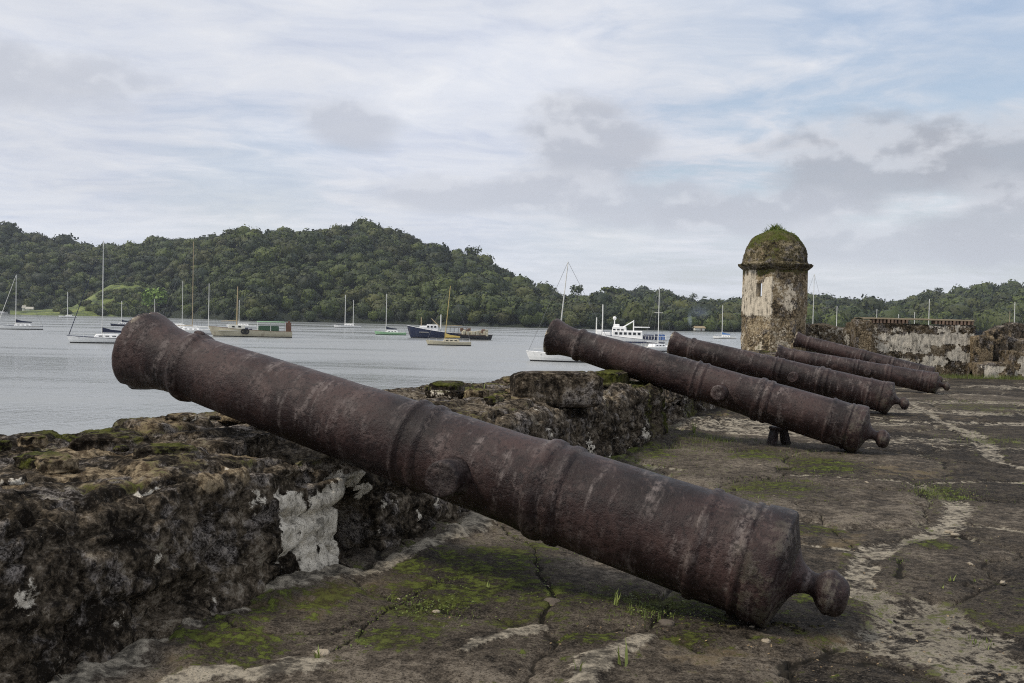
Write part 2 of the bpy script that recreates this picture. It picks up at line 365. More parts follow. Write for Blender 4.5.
def mat_floor():
    """flagstones; attribute 'mask': R mortar/pale, G moss, B crack, second attr 'tone' R slab tone G far dryness B tan"""
    m, t, b = new_mat('flagstone')
    g = t.add('ShaderNodeTexCoord').outputs['Object']
    mk = t.add('ShaderNodeSeparateColor', {0: t.add('ShaderNodeAttribute', attribute_name='mask').outputs['Color']})
    tn = t.add('ShaderNodeSeparateColor', {0: t.add('ShaderNodeAttribute', attribute_name='tone').outputs['Color']})
    A = t.noise(g, 1.1, 6, .6); B = t.noise(g, 4.5, 8, .68); C = t.noise(g, 20, 7, .72); D = t.noise(g, 120, 4, .72); Dv = t.vor(g, 75)
    s = t.math('ADD', t.math('MULTIPLY', A, .22), t.math('ADD', t.math('MULTIPLY', B, .28), t.math('ADD', t.math('MULTIPLY', C, .34), t.math('MULTIPLY', D, .16))))
    s = t.math('ADD', s, t.math('MULTIPLY', t.math('SUBTRACT', tn.outputs[0], .5), .16))
    col = t.ramp(s, [(.432, (.013, .0105, .0080)), (.482, (.050, .041, .031)), (.522, (.090, .074, .056)), (.575, (.21, .178, .138))])
    col = t.mix(t.smap(D, .54, .66, 0, .6), col, (.125, .11, .092))
    col = t.mix(t.smap(D, .46, .35, 0, .75), col, (.006, .005, .004))
    E_ = t.noise(g, 55, 5, .75)
    col = t.mix(t.smap(E_, .48, .38, 0, .75), col, t.mix(.7, col, (.004, .003, .002)))
    col = t.mix(t.smap(E_, .55, .66, 0, .6), col, t.mix(.6, col, (.22, .19, .15)))
    tn_m = t.smap(t.math('ADD', tn.outputs[2], t.math('MULTIPLY', t.math('SUBTRACT', B, .5), 1.6)), .48, .80)
    col = t.mix(t.math('MULTIPLY', tn_m, .75), col, t.mix(C, (.075, .053, .028), (.26, .20, .115)))
    # pale mortar, worn: gravelly grey inside, cream at the rim
    pm = t.smap(t.math('ADD', mk.outputs[0], t.math('ADD', t.math('MULTIPLY', t.math('SUBTRACT', B, .5), 1.7), t.math('MULTIPLY', t.math('SUBTRACT', C, .5), 1.6))), .46, .70)
    pc = t.mix(t.smap(t.math('ADD', t.math('MULTIPLY', C, .6), t.math('MULTIPLY', B, .4)), .42, .60), (.070, .062, .050), (.40, .355, .275))
    pc = t.mix(t.math('MULTIPLY', t.smap(Dv, .30, .12), t.smap(B, .50, .62, 0, .8)), pc, (.06, .058, .058))
    col = t.mix(t.math('MULTIPLY', pm, .92), col, pc)
    mm = t.smap(t.math('ADD', mk.outputs[1], t.math('ADD', t.math('MULTIPLY', t.math('SUBTRACT', B, .5), 2.0), t.math('MULTIPLY', t.math('SUBTRACT', C, .5), 2.0))), .46, .74)
    mc = t.mix(t.smap(C, .38, .64), (.020, .022, .006), (.100, .128, .018))
    mc = t.mix(t.smap(A, .42, .6, 0, .45), mc, (.040, .030, .012))
    col = t.mix(t.math('MULTIPLY', mm, .88), col, mc)
    col = t.mix(t.smap(mk.outputs[2], .35, .8, 0, .88), col, (.014, .012, .009))
    t.l.new(col, b.inputs['Base Color'])
    t.l.new(t.map(B, .3, .7, .80, .97), b.inputs['Roughness']); b.inputs['Specular IOR Level'].default_value = .12
    h = t.math('ADD', t.math('MULTIPLY', B, .55), t.math('ADD', t.math('MULTIPLY', C, .5), t.math('MULTIPLY', D, .22)))
    h = t.math('ADD', h, t.math('MULTIPLY', mm, .12))
    bp = t.add('ShaderNodeBump', {'Height': h, 'Strength': 1.0, 'Distance': .03}); t.l.new(bp.outputs[0], b.inputs['Normal'])
    return m

def mat_leaf(name, c0, c1, use_attr=True, trans=.25):
    m, t, b = new_mat(name)
    if use_attr:
        at = t.add('ShaderNodeAttribute', attribute_name='tone'); k = t.add('ShaderNodeSeparateColor', {0: at.outputs['Color']})
        col = t.mix(k.outputs[0], c0, c1)
        col = t.mix(t.math('MULTIPLY', k.outputs[1], .5), col, (.115, .095, .030))
        col = t.mix(t.math('MULTIPLY', k.outputs[2], .6), col, (.012, .022, .012))
    else:
        g = t.add('ShaderNodeTexCoord').outputs['Object']; col = t.mix(t.noise(g, 9, 3), c0, c1)
    t.l.new(col, b.inputs['Base Color']); b.inputs['Roughness'].default_value = .62; b.inputs['Specular IOR Level'].default_value = .25
    return m

def mat_water():
    m, t, b = new_mat('sea_water')
    g = t.add('ShaderNodeTexCoord').outputs['Object']
    mp = t.add('ShaderNodeMapping', {0: g, 'Rotation': (0, 0, R(25)), 'Scale': (1, .55, 1)}).outputs[0]
    a = t.noise(mp, 1.4, 4, .6, .4); c = t.noise(mp, 5, 3, .55); l = t.noise(mp, .12, 3, .5)
    h = t.math('ADD', t.math('MULTIPLY', a, .6), t.math('MULTIPLY', c, .22))
    h = t.math('ADD', h, t.math('MULTIPLY', l, .9))
    bp = t.add('ShaderNodeBump', {'Height': h, 'Strength': 1.0, 'Distance': .12}); t.l.new(bp.outputs[0], b.inputs['Normal'])
    patch = t.noise(t.add('ShaderNodeMapping', {0: g, 'Rotation': (0, 0, R(12)), 'Scale': (.012, .05, 1)}).outputs[0], 1, 6, .68)
    t.l.new(t.mix(patch, (.19, .205, .205), (.30, .31, .305)), b.inputs['Base Color'])
    t.l.new(t.map(patch, .40, .60, .10, .36), b.inputs['Roughness']); b.inputs['IOR'].default_value = 1.33
    b.inputs['Specular IOR Level'].default_value = .5
    return m

# ------------------------------------------------------------------ SETTING: water
MW = mat_water()
rr = np.concatenate([[0], np.geomspace(6, 2150, 40)]); th = np.linspace(0, 2 * np.pi, 72, endpoint=False)
V = np.stack([rr[:, None] * np.cos(th), rr[:, None] * np.sin(th), np.full((len(rr), 72), SEA)], -1).reshape(-1, 3)
tag(np_mesh('sea_water', V, grid_faces(len(rr), 72, True), MW), kind='structure')

# ------------------------------------------------------------------ SETTING: hills
def az_el(px, py):
    d = ray(px, py); return math.atan2(d.x, d.y), d.z / math.hypot(d.x, d.y)
def profile(pts, extra=0.0):
    A = sorted((az_el(x, y)[0], az_el(x, y)[1]) for x, y in pts); a = np.array([q[0] for q in A]); e = np.array([q[1] for q in A])
    return lambda t: np.interp(t, a, e)
def shoref(pts):
    a = np.array([az_el(x, 320)[0] for x, _ in pts]); d = np.array([q[1] for q in pts], float)
    return lambda t: np.interp(t, a, d)
HA_top = profile([(-500, 215), (-300, 218), (-100, 222), (0, 228), (40, 231), (70, 241), (100, 242), (130, 240), (160, 236), (200, 234), (240, 229), (290, 229), (330, 227), (362, 223), (385, 229), (420, 239), (450, 247), (480, 255), (505, 268), (540, 282), (575, 292), (610, 297), (640, 300), (665, 305), (690, 314), (715, 324), (735, 333), (760, 340)])
HA_shore = shoref([(-500, 900), (0, 860), (60, 850), (130, 790), (190, 700), (250, 612), (320, 620), (420, 585), (500, 566), (600, 560), (700, 575), (760, 600)])
HB_top = profile([(540, 301), (580, 297), (605, 292), (640, 289), (662, 290), (680, 298), (700, 302), (745, 301), (780, 299), (810, 298), (850, 302), (880, 303), (905, 300), (930, 293), (960, 292), (990, 287), (1024, 288), (1100, 282), (1250, 285), (1500, 290)])
HB_shore = shoref([(540, 700), (690, 640), (800, 620), (1024, 640), (1500, 700)])
def hill_h(which, a, r, trees=True):
    top, sh, wid, th_ = (HA_top, HA_shore, 340, 16.0) if which == 'A' else (HB_top, HB_shore, 640, 16.0)
    s0 = sh(a); s0 = s0 + 12 * fbm(xyz(a * 60, a * 0, 3.1), 1, 3, seed=4 if which == 'A' else 9)
    rid = s0 + wid
    H = EYE + rid * top(a) - th_ - SEA
    t = (r - s0) / wid
    up = np.sin(np.clip(t, 0, 1) * np.pi / 2) ** 1.0
    P = xyz(np.sin(a) * r, np.cos(a) * r, 0.0)
    und = fbm(P, 1 / 130., 4, .5, seed=21)
    base = np.maximum(H, -6) * np.clip(up * (1 + .22 * und * np.sin(np.clip(t, 0, 1) * np.pi)), -1, 1.2)
    base = np.where(t > 1, H * np.clip(1 - .35 * (t - 1) ** 1.0, .2, 1), base)
    z = SEA + base + np.clip(t * 30, 0, 1) * 1.2
    return np.where(t < 0, SEA - 2, z), t
MSOIL = simple('hill_soil', (.012, .018, .006), .9, var=.4, scale=.05)  # colour darkened to stand in for missing tree shade on the slope
MGRASSH, tt, bb = new_mat('hill_grass')
g_ = tt.add('ShaderNodeTexCoord').outputs['Object']
tt.l.new(tt.ramp(tt.math('ADD', tt.math('MULTIPLY', tt.noise(g_, .05, 5, .6), .5), tt.math('MULTIPLY', tt.noise(g_, .35, 5, .7), .5)), [(.40, (.020, .032, .008)), (.47, (.075, .10, .022)), (.54, (.13, .165, .035)), (.6, (.20, .21, .06))]), bb.inputs['Base Color']); bb.inputs['Roughness'].default_value = .9
def hill_mesh(name, which, a0, a1, na, r0, r1, nr):
    a = np.linspace(a0, a1, na); r = np.linspace(r0, r1, nr)
    AA, RR_ = np.meshgrid(a, r); AAf, RRf = AA.ravel(), RR_.ravel()
    z, t = hill_h(which, AAf, RRf)
    V = xyz(np.sin(AAf) * RRf, np.cos(AAf) * RRf, 0.0); V[:, 2] = z
    return tag(np_mesh(name, V, grid_faces(nr, na), MSOIL), kind='structure')
hill_mesh('near_hill_terrain', 'A', az_el(-450, 320)[0], az_el(755, 320)[0], 260, 530, 1400, 110)
hill_mesh('far_hill_terrain', 'B', az_el(545, 320)[0], az_el(1450, 320)[0], 200, 600, 1650, 110)
# bare grassy knoll on the left shore
def knoll():
    ks = [(20, 311), (50, 310), (72, 307), (85, 300), (97, 293), (110, 286), (125, 283), (140, 284), (158, 290), (175, 303), (190, 315)]
    a = np.linspace(az_el(10, 320)[0], az_el(195, 320)[0], 120); el = profile(ks)(a)
    r = np.linspace(752, 850, 50); AA, RR_ = np.meshgrid(a, r); EE = np.repeat(el[None], 50, 0)
    t = (RR_ - 760) / 55; up = np.where(t < 1, np.sin(np.clip(t, 0, 1) * np.pi / 2), 1 - .3 * (t - 1))
    z = SEA + (EYE + 815 * EE - SEA) * up + 1.0 * fbm(xyz((np.sin(AA) * RR_).ravel(), (np.cos(AA) * RR_).ravel(), 0.0), .08, 3).reshape(AA.shape)
    z = np.where(t < 0, SEA - 1, z)
    V = np.stack([np.sin(AA) * RR_, np.cos(AA) * RR_, z], -1).reshape(-1, 3)
    tag(np_mesh('grassy_hillside', V, grid_faces(50, 120), MGRASSH), kind='structure')
    return lambda az_, : 0
knoll()

# forest: lumpy crowns with loose leaf clumps
def icos(sub):
    bm = bmesh.new(); bmesh.ops.create_icosphere(bm, subdivisions=sub, radius=1); bm.verts.ensure_lookup_table()
    V = np.array([v.co[:] for v in bm.verts]); F = np.array([[v.index for v in f.verts] for f in bm.faces]); bm.free(); return V, F
ICO2, ICO2F = icos(2)
rng = np.random.default_rng(7)
def leaf_quads(C, N, size, rng, jit=.7):
    n = len(C); N = N + rng.normal(0, jit, (n, 3)); N /= np.linalg.norm(N, axis=1)[:, None]
    T = np.cross(N, rng.normal(0, 1, (n, 3))); T /= np.linalg.norm(T, axis=1)[:, None]; B = np.cross(N, T)
    sz = (size * rng.uniform(.6, 1.3, n))[:, None]; k = rng.uniform(.55, .95, n)[:, None]
    V = np.stack([C - T * sz, C + B * sz * k, C + T * sz, C - B * sz * k], 1).reshape(-1, 3)
    return V, np.arange(4 * n).reshape(-1, 4)
def crown_proto(seed, nleaf=120):
    rg = np.random.default_rng(seed)
    d = fbm(ICO2 * 1.0 + seed * 5, 1.7, 3, .6, seed)
    V = ICO2 * (1 + .55 * d)[:, None]; V[:, 2] = np.where(V[:, 2] > 0, V[:, 2] * .75, V[:, 2] * .9)
    u = rg.normal(0, 1, (nleaf, 3)); u[:, 2] = np.abs(u[:, 2]) * .9 - .25; u /= np.linalg.norm(u, axis=1)[:, None]
    C = u * (1 + .55 * fbm(u + seed * 5, 1.7, 3, .6, seed))[:, None] * rg.uniform(.90, 1.05, nleaf)[:, None]; C[:, 2] = np.where(C[:, 2] > 0, C[:, 2] * .75, C[:, 2] * .9)
    LV, LF = leaf_quads(C, u, .145, rg, .4); V = V * .9
    jit = np.concatenate([.12 * rg.normal(0, 1, len(V)) - .15, np.repeat(rg.normal(0, .20, nleaf), 4)])
    return V, LV, LF, jit
PROTO = [crown_proto(100 + i, 130) for i in range(14)]
def forest(name, P, rad, tone, mat, label, hue=None):
    Vs, T3, F4, At = [], [], [], []; off = 0; n = len(P)
    pi = rng.integers(0, len(PROTO), n); ang = rng.uniform(0, 2 * np.pi, n); hz = rng.uniform(.8, 1.35, n)
    for k, (V0, LV, LF, jit) in enumerate(PROTO):
        idx = np.where(pi == k)[0]
        if not len(idx): continue
        A = np.concatenate([V0, LV]); nv = len(A)
        c, s = np.cos(ang[idx])[:, None], np.sin(ang[idx])[:, None]
        X = (A[None, :, 0] * c - A[None, :, 1] * s) * rad[idx][:, None] + P[idx, 0][:, None]
        Y = (A[None, :, 0] * s + A[None, :, 1] * c) * rad[idx][:, None] + P[idx, 1][:, None]
        Z = A[None, :, 2] * (rad * hz)[idx][:, None] + P[idx, 2][:, None]
        Vs.append(np.stack([X, Y, Z], -1).reshape(-1, 3))
        base = off + np.arange(len(idx))[:, None, None] * nv
        T3.append((ICO2F[None] + base).reshape(-1, 3)); F4.append((LF[None] + len(V0) + base).reshape(-1, 4))
        a = np.zeros((len(idx), nv, 3)); a[:, :, 0] = np.clip(tone[idx, 0][:, None] + jit[None], 0, 1); a[:, :, 1] = tone[idx, 1][:, None]; a[:, :, 2] = tone[idx, 2][:, None]
        At.append(a.reshape(-1, 3)); off += len(idx) * nv
    return tag(np_mesh(name, np.concatenate(Vs), [np.concatenate(T3), np.concatenate(F4)], mat, smooth=False, attrs={'tone': np.concatenate(At)}), label, 'forest', kind='stuff')
def scatter(which, a0, a1, step, rmul):
    P = []; 
    top, sh, wid = (HA_top, HA_shore, 340) if which == 'A' else (HB_top, HB_shore, 640)
    r = 540.0
    rmax = 1330 if which == 'A' else 1480
    while r < rmax:
        st = step * (r / 600.) ** .5
        n = int((a1 - a0) * r / st); a = a0 + (np.arange(n) + rng.uniform(-.45, .45, n)) * (a1 - a0) / n
        rr_ = r + rng.uniform(-.5, .5, n) * st
        z, t = hill_h(which, a, rr_)
        shore_keep = (t > 0.004) & (t < 1.12) & (z > SEA - .5)
        P.append(np.stack([np.sin(a) * rr_, np.cos(a) * rr_, z, a, rr_], -1)[shore_keep]); r += st * .92
    P = np.concatenate(P)
    return P
def tones(P, seed):
    big = fbm(P[:, :3], 1 / 70., 3, .5, seed); n = len(P)
    t = np.zeros((n, 3)); t[:, 0] = np.clip(.42 + .40 * big + rng.normal(0, .26, n), 0, 1)
    t[:, 1] = np.clip(rng.normal(.12, .22, n) + .3 * fbm(P[:, :3], 1 / 45., 2, .5, seed + 5), 0, 1); t[:, 2] = np.clip(rng.normal(.1, .25, n), 0, 1)
    return t
MFOR = mat_leaf('forest_leaves', (.010, .019, .005), (.082, .106, .020))
ka0, ka1 = az_el(66, 320)[0], az_el(168, 320)[0]
PA = scatter('A', az_el(-380, 320)[0], az_el(750, 320)[0], 7.1, 1)
inknoll = (PA[:, 3] > az_el(30, 320)[0]) & (PA[:, 3] < az_el(150, 320)[0]) & (PA[:, 4] < 838)
PA = PA[~inknoll]
# keep what stands in front of the ridge
radA = np.clip(rng.lognormal(1.34, .34, len(PA)), 2.2, 8.5) * np.where(rng.random(len(PA)) < .07, 1.3, 1.0)
Q = PA[:, :3].copy(); Q[:, 2] += radA * .75 + np.where(rng.random(len(PA)) < .05, 2.2, 0)
forest('jungle_forest', Q, radA, tones(Q, 3), MFOR, 'dense dark green jungle covering the hill across the bay')
PB = scatter('B', az_el(560, 320)[0], az_el(1400, 320)[0], 9.6, 1)
radB = np.clip(rng.lognormal(1.68, .3, len(PB)), 3.0, 10.5); QB = PB[:, :3].copy(); QB[:, 2] += radB * .75 + np.where(rng.random(len(PB)) < .06, 4, 0)
forest('jungle_forest', QB, radB, tones(QB, 8), MFOR, 'bluish green jungle on the farther hills at right')
# scrub on the knoll
ksc = []
for x, y, n, sx, sy in ((122, 307, 26, 12, 5), (155, 306, 60, 16, 7), (142, 297, 34, 12, 8), (178, 311, 24, 10, 4), (93, 308, 6, 6, 3), (62, 312, 8, 10, 2), (130, 312, 40, 20, 2), (120, 294, 14, 10, 3), (105, 296, 7, 6, 4), (88, 304, 5, 5, 2), (128, 285, 9, 14, 1), (150, 289, 14, 8, 2)):
    for _ in range(n):
        qx, qy = rng.normal(x, sx * .6), min(rng.normal(y, sy * .6), 314)
        yt = np.interp(qx, [20, 50, 72, 85, 97, 110, 125, 140, 158, 175, 190], [311, 310, 307, 300, 293, 286, 283, 284, 290, 303, 315]); fr = min(1, max(0, (315 - qy) / max(1, 315 - yt)))
        p = atY(qx, max(qy, yt), (760 + 55 * math.asin(fr) / (math.pi / 2)) * math.cos(az_el(qx, 320)[0])); ksc.append((p.x, p.y, p.z + 1.5))
ksc = np.array(ksc); ksr = rng.uniform(1.6, 4.0, len(ksc)); ksc[:, 2] = np.maximum(ksc[:, 2] - 1.5, SEA + .8)
forest('hillside_scrub', ksc, ksr, tones(ksc, 5), MFOR, 'low dark scrub growing over the pale grassy hillside')

# single trees one can tell apart
MBARK = simple('bark', (.16, .13, .10), .9, var=.3, scale=1.5)
def tree(px, py_base, py_top, wpx, D, mat, label, flat=1.0, nleaf=520, trunk_frac=.5, seed=1, group=None):
    rg = np.random.default_rng(seed); k = D / FPX
    b = atY(px, py_base, D); H = (py_base - py_top) * k; Rw = wpx * k / 2
    root = empty('tree', b); tag(root, label, 'tree', group)
    tb = MB(); h0 = H * trunk_frac; r0_ = max(.18, H * .018)
    tb.tube((0, 0, -2), (.1, 0, h0), r0_, r0_ * .7)
    tips = []
    for i in range(7):
        a = i * 2 * math.pi / 7 + rg.uniform(-.3, .3); q = rg.uniform(.35, .7)
        tip = (math.cos(a) * Rw * q, math.sin(a) * Rw * q, h0 + (H - h0) * rg.uniform(.35, .75)); tips.append(tip)
        tb.tube((.1, 0, h0 * rg.uniform(.8, 1)), tip, r0_ * .45, r0_ * .15, 6)
    tb.build('trunk', MBARK, root)
    cz = h0 + (H - h0) * .55; n = nleaf
    cen = np.array([(0, 0, cz)] + [(t_[0], t_[1], t_[2]) for t_ in tips]); ci = rg.integers(0, len(cen), n)
    u = rg.normal(0, 1, (n, 3)); u /= np.linalg.norm(u, axis=1)[:, None]; rad = rg.uniform(.45, 1, n)[:, None]
    C = cen[ci] + u * rad * np.array([Rw * .5, Rw * .5, max(.8, Rw * .26, (H - h0) * .36 * flat)])
    V, F = leaf_quads(C, u, Rw * .13, rg, .5)
    dist = np.repeat(rad[:, 0], 4); att = np.zeros((len(V), 3)); att[:, 0] = np.clip(.35 + .3 * np.repeat(rg.normal(0, 1, n), 4) * .8 + .2, 0, 1)
    np_mesh('crown', V, F, mat, root, smooth=False, attrs={'tone': att})
    return root
MBRIGHT = mat_leaf('bright_leaves', (.085, .14, .025), (.20, .30, .06))
tree(155, 317, 288, 26, 702, MBRIGHT, 'bright yellow green round tree at the foot of the grassy slope', 1.1, 700, .3, 3)
tree(577, 306, 285, 15, 720, MFOR, 'tall dark tree standing above the ridge just right of the tall leaning mast', 1, 360, .45, 4)
tree(611, 312, 286, 20, 800, MFOR, 'flat topped spreading tree rising over the end of the near ridge', .5, 420, .6, 5)
tree(600, 308, 291, 9, 790, MFOR, 'slim small tree beside the flat topped one on the ridge', 1, 220, .5, 6)
tree(472, 268, 245, 17, 905, MFOR, 'dark rounded tree standing out on the sloping skyline of the big hill', 1, 460, .3, 7)
tree(938, 306, 286, 10, 1240, MFOR, 'thin lone tree poking above the right hill skyline', .6, 220, .6, 11)
tree(693, 310, 292, 9, 1240, MFOR, 'small tree on the far skyline above the shore smoke', .8, 200, .5, 12)

# ------------------------------------------------------------------ SETTING: terrace floor
def seg_dist(X, Y, pts, widths):
    """distance to a polyline divided by local half width -> <1 inside"""
    best = np.full(X.shape, 99.)
    for (a, wa), (b, wb) in zip(zip(pts, widths), zip(pts[1:], widths[1:])):
        dx, dy = b[0] - a[0], b[1] - a[1]; L2 = dx * dx + dy * dy + 1e-9
        t = np.clip(((X - a[0]) * dx + (Y - a[1]) * dy) / L2, 0, 1)
        d = np.hypot(X - a[0] - t * dx, Y - a[1] - t * dy) / (wa + (wb - wa) * t)
        best = np.minimum(best, d)
    return best
def gpts(px, z=0.0): return [ground(x, y, z)[:2] for x, y in px]
def blob(X, Y, px, py, r, e=1.0, z=0.0):
    """soft disc round a spot on the ground, stretched by e along the battery"""
    c = ground(px, py, z); dx, dy = X - c.x, Y - c.y
    a = dx * E1[0] + dy * E1[1]; b = dx * E2[0] + dy * E2[1]
    return np.clip(1.4 - np.hypot(a / e, b) / r, 0, 1)
MORTAR = [
    ([(1000, 683), (955, 640), (905, 618), (868, 590), (862, 562), (880, 551), (918, 540), (950, 528), (962, 517), (950, 502), (935, 490), (925, 484)], [.12, .16, .14, .085, .05, .06, .04, .06, .08, .07, .04, .025]),
    ([(915, 640), (930, 605), (985, 632), (1030, 650)], [.20, .10, .035, .03]),
    ([(795, 545), (815, 549), (836, 551), (862, 556)], [.04, .02, .02, .05]),
    ([(962, 527), (992, 528), (1040, 535)], [.03, .035, .02]),
    ([(925, 484), (900, 480), (860, 479), (799, 475)], [.04, .03, .03, .04]),
    ([(905, 400), (950, 425), (975, 434), (985, 447), (1000, 462), (1024, 466)], [.05, .05, .10, .09, .05, .05]),
    ([(925, 484), (990, 479), (1040, 484)], [.03, .03, .03]),
    ([(215, 616), (250, 606), (293, 594), (336, 583), (378, 576)], [.02, .035, .05, .065, .03]),
    ([(378, 576), (405, 560), (436, 545), (478, 526)], [.02, .035, .03, .045]),
    ([(48, 690), (70, 678), (98, 670), (125, 655)], [.13, .10, .06, .05]),
    ([(180, 684), (219, 676), (254, 679), (289, 669)], [.04, .04, .02, .05]),
    ([(206, 628), (222, 620)], [.03, .03]), ([(164, 632), (184, 640)], [.02, .025]),
    ([(468, 653), (479, 643), (503, 636), (533, 627)], [.018, .02, .022, .03]),
    ([(585, 690), (605, 665), (629, 649), (652, 636)], [.045, .05, .04, .025]),
    ([(620, 460), (648, 466), (680, 470)], [.03, .06, .03]),
]
CRACK = [
    ([(901, 578), (930, 581), (980, 586), (1030, 592)], [.012, .012, .010, .010]),
    ([(901, 578), (898, 560)], [.03, .02]), ([(962, 527), (1000, 531), (1040, 534)], [.02, .02, .01]),
    ([(165, 625), (250, 640), (330, 640), (420, 600), (470, 575)], [.012, .015, .012, .01, .01]),
    ([(289, 669), (360, 640), (400, 610)], [.012] * 3), ([(533, 627), (550, 600), (545, 570), (520, 545), (490, 528)], [.02, .02, .012, .012, .01]),
    ([(652, 636), (700, 628), (760, 640), (860, 650)], [.012] * 4), ([(440, 430 + 90), (560, 540)], [.01, .01]),
    ([(799, 475), (720, 480), (640, 462), (560, 470)], [.012] * 4), ([(880, 500), (800, 505), (860, 551)], [.008] * 3),
]
def floor():
    a = np.radians(np.concatenate([np.arange(-80, -33, .35), np.arange(-33, 33, .072), np.arange(33, 80, .35)]))
    r = [1.0]
    while r[-1] < 48: r.append(r[-1] * (1.0062 if 2.6 < r[-1] < 16 else 1.012))
    r = np.array(r); AA, RR_ = np.meshgrid(a, r); X, Y = (np.sin(AA) * RR_).ravel(), (np.cos(AA) * RR_).ravel()
    S, W = to_sw(X, Y)
    keep = (W < 3.35) & (Y < 29.5) & (X < 42)
    Fq = grid_faces(len(r), len(a), mask=keep)
    V = xyz(X, Y, 0.0); V, Fq = compact(V, Fq); X, Y = V[:, 0], V[:, 1]; S, W = to_sw(X, Y)
    P = xyz(X, Y, 0.0); n = len(X)
    wx = fbm(P, 2.2, 4, .55, 31); wy = fbm(P, 2.2, 4, .55, 47); fine = fbm(P, 9, 3, .55, 53)
    Xw, Yw = X + .10 * wx + .03 * fine, Y + .10 * wy + .03 * fine
    creamm = np.zeros(n); mort = np.zeros(n); crack = np.zeros(n); moss = np.zeros(n); tan = np.zeros(n)
    near = np.hypot(X, Y) < 22
    for i_, (pts, w) in enumerate(MORTAR):
        cream = 7 <= i_ <= 14
        d = seg_dist(Xw, Yw, gpts(pts), [q_ * (1.35 if cream else 1) for q_ in w]); mort = np.maximum(mort, np.clip(1.30 - d * .62, 0, 1.0 if cream else .68) * (d < 1.95))
        if cream: creamm = np.maximum(creamm, sstep(d, 1.6, .9))
        moss = np.maximum(moss, .40 * np.exp(-((d - 1.9) / .8) ** 2) * near)
    for pts, w in CRACK:
        d = seg_dist(Xw, Yw, gpts(pts), [q_ * .55 for q_ in w]); crack = np.maximum(crack, np.clip(1.6 - d, 0, 1))
        moss = np.maximum(moss, .45 * np.clip(1.3 - d / 5, 0, 1))
    # irregular flagstones
    sa, wa = (S + .35 * wx * .8) / 2.3, (W + .35 * wy * .8) / 1.5
    f1, f2, cid = vor2(sa + .31, wa + .17, 5, .85); e = f2 - f1
    far = sstep(Y, 8, 13)
    crack = np.maximum(crack, np.clip(1.25 - e / (.020 + .02 * far), 0, 1) * (.75 + .35 * fine) * (mort < .3))
    joint = np.clip(1.3 - e / .10, 0, 1)
    fm = fbm(P, .9, 3, .5, 61)
    mort = np.maximum(mort, np.clip(1.3 - e / .06, 0, 1) * sstep(fm, -.25, .25) * (.55 + .12 * far))
    moss = np.maximum(moss, joint * (.30 + .25 * fm))
    # long worn streaks on the far pavement
    pf = xyz(X * .35, Y * 1.5, 0.0); stk = fbm(pf, 1.3, 4, .6, 71)
    mort = np.maximum(mort, far * sstep(stk, -.12, .30) * .62); tan = np.maximum(tan, far * sstep(fbm(pf, 1.0, 4, .6, 77), .0, .5) * .50)
    slab = sstep(seg_dist(Xw, Yw, gpts([(705, 431), (738, 426), (770, 430)]), [.35, .75, .35]), 1.25, .85)
    mort = np.maximum(mort, slab * .60)
    # moss and grass patches
    for q in ((440, 600, .42, 1.6), (430, 570, .35, 1.5), (505, 560, .35, 2), (350, 600, .25, 1.4), (560, 600, .3, 1), (640, 600, .33, 1), (700, 610, .30, 1), (480, 585, .4, 1.5), (400, 640, .25, 1), (690, 640, .18, 1), (820, 600, .18, 1), (240, 660, .25, 1.3),
              (700, 440, .5, 1.5), (640, 455, .5, 1.2), (760, 455, .45, 1.6), (940, 492, .28, 1.6), (980, 408, 1.0, 1), (1000, 440, .5, 1), (770, 488, .5, 1.4), (820, 465, .5, 1.5), (810, 530, .3, 1), (930, 545, .2, 1), (600, 465, .5, 1.4), (210, 640, .3, 1), (590, 640, .2, 1), (520, 620, .25, 1)):
        moss = np.maximum(moss, blob(X, Y, *q) * .70)
    moss = np.maximum(moss, sstep(Y, 26.3, 27.3) * .9)
    moss = np.maximum(moss, sstep(W, 1.9, 2.7) * (.40 + .5 * fm)); moss = np.maximum(moss, .20 + .38 * fbm(P, .7, 4, .55, 83))
    moss = moss * (1 - .75 * slab) * np.where(far > .5, .8, 1) * (1 - .9 * creamm) * .93; crack = crack * (1 - creamm)
    for q in ((300, 600, .5, 2.0), (215, 655, .4, 1.2), (810, 540, .6, 1.4), (240, 640, .3, 1.2), (390, 590, .3, 2), (860, 640, .35, 1), (690, 655, .4, 1), (900, 470, .8, 1), (480, 525, .3, 2)):
        tan = np.maximum(tan, blob(X, Y, *q) * .55)
    tone = np.stack([.25 + .5 * cid + .12 * fm, far, tan], -1)
    # relief
    z = .018 * fbm(P, .7, 3, .5, 91) + (.022 * (cid - .5) - .012) + .018 * sstep(e, 0, .16) + .006 * fine + .004 * fbm(P, 28, 3, .6, 97)
    z = z - .014 * crack - .012 * sstep(mort, .3, .7) * (1 - slab) + .012 * np.clip(moss - .45, 0, 1) * (1 + fbm(P, 22, 3, .6, 99))
    z = np.where(slab > .4, z + .01, z) + .022 * creamm
    z = z + sstep(W, 2.2, 2.75) * .04 * (1 + fine)
    V[:, 2] = z
    o = np_mesh('terrace_pavement', V, Fq, mat_floor(), attrs={'mask': np.stack([mort, moss, crack], -1), 'tone': tone})
    tag(o, kind='structure')
floor()

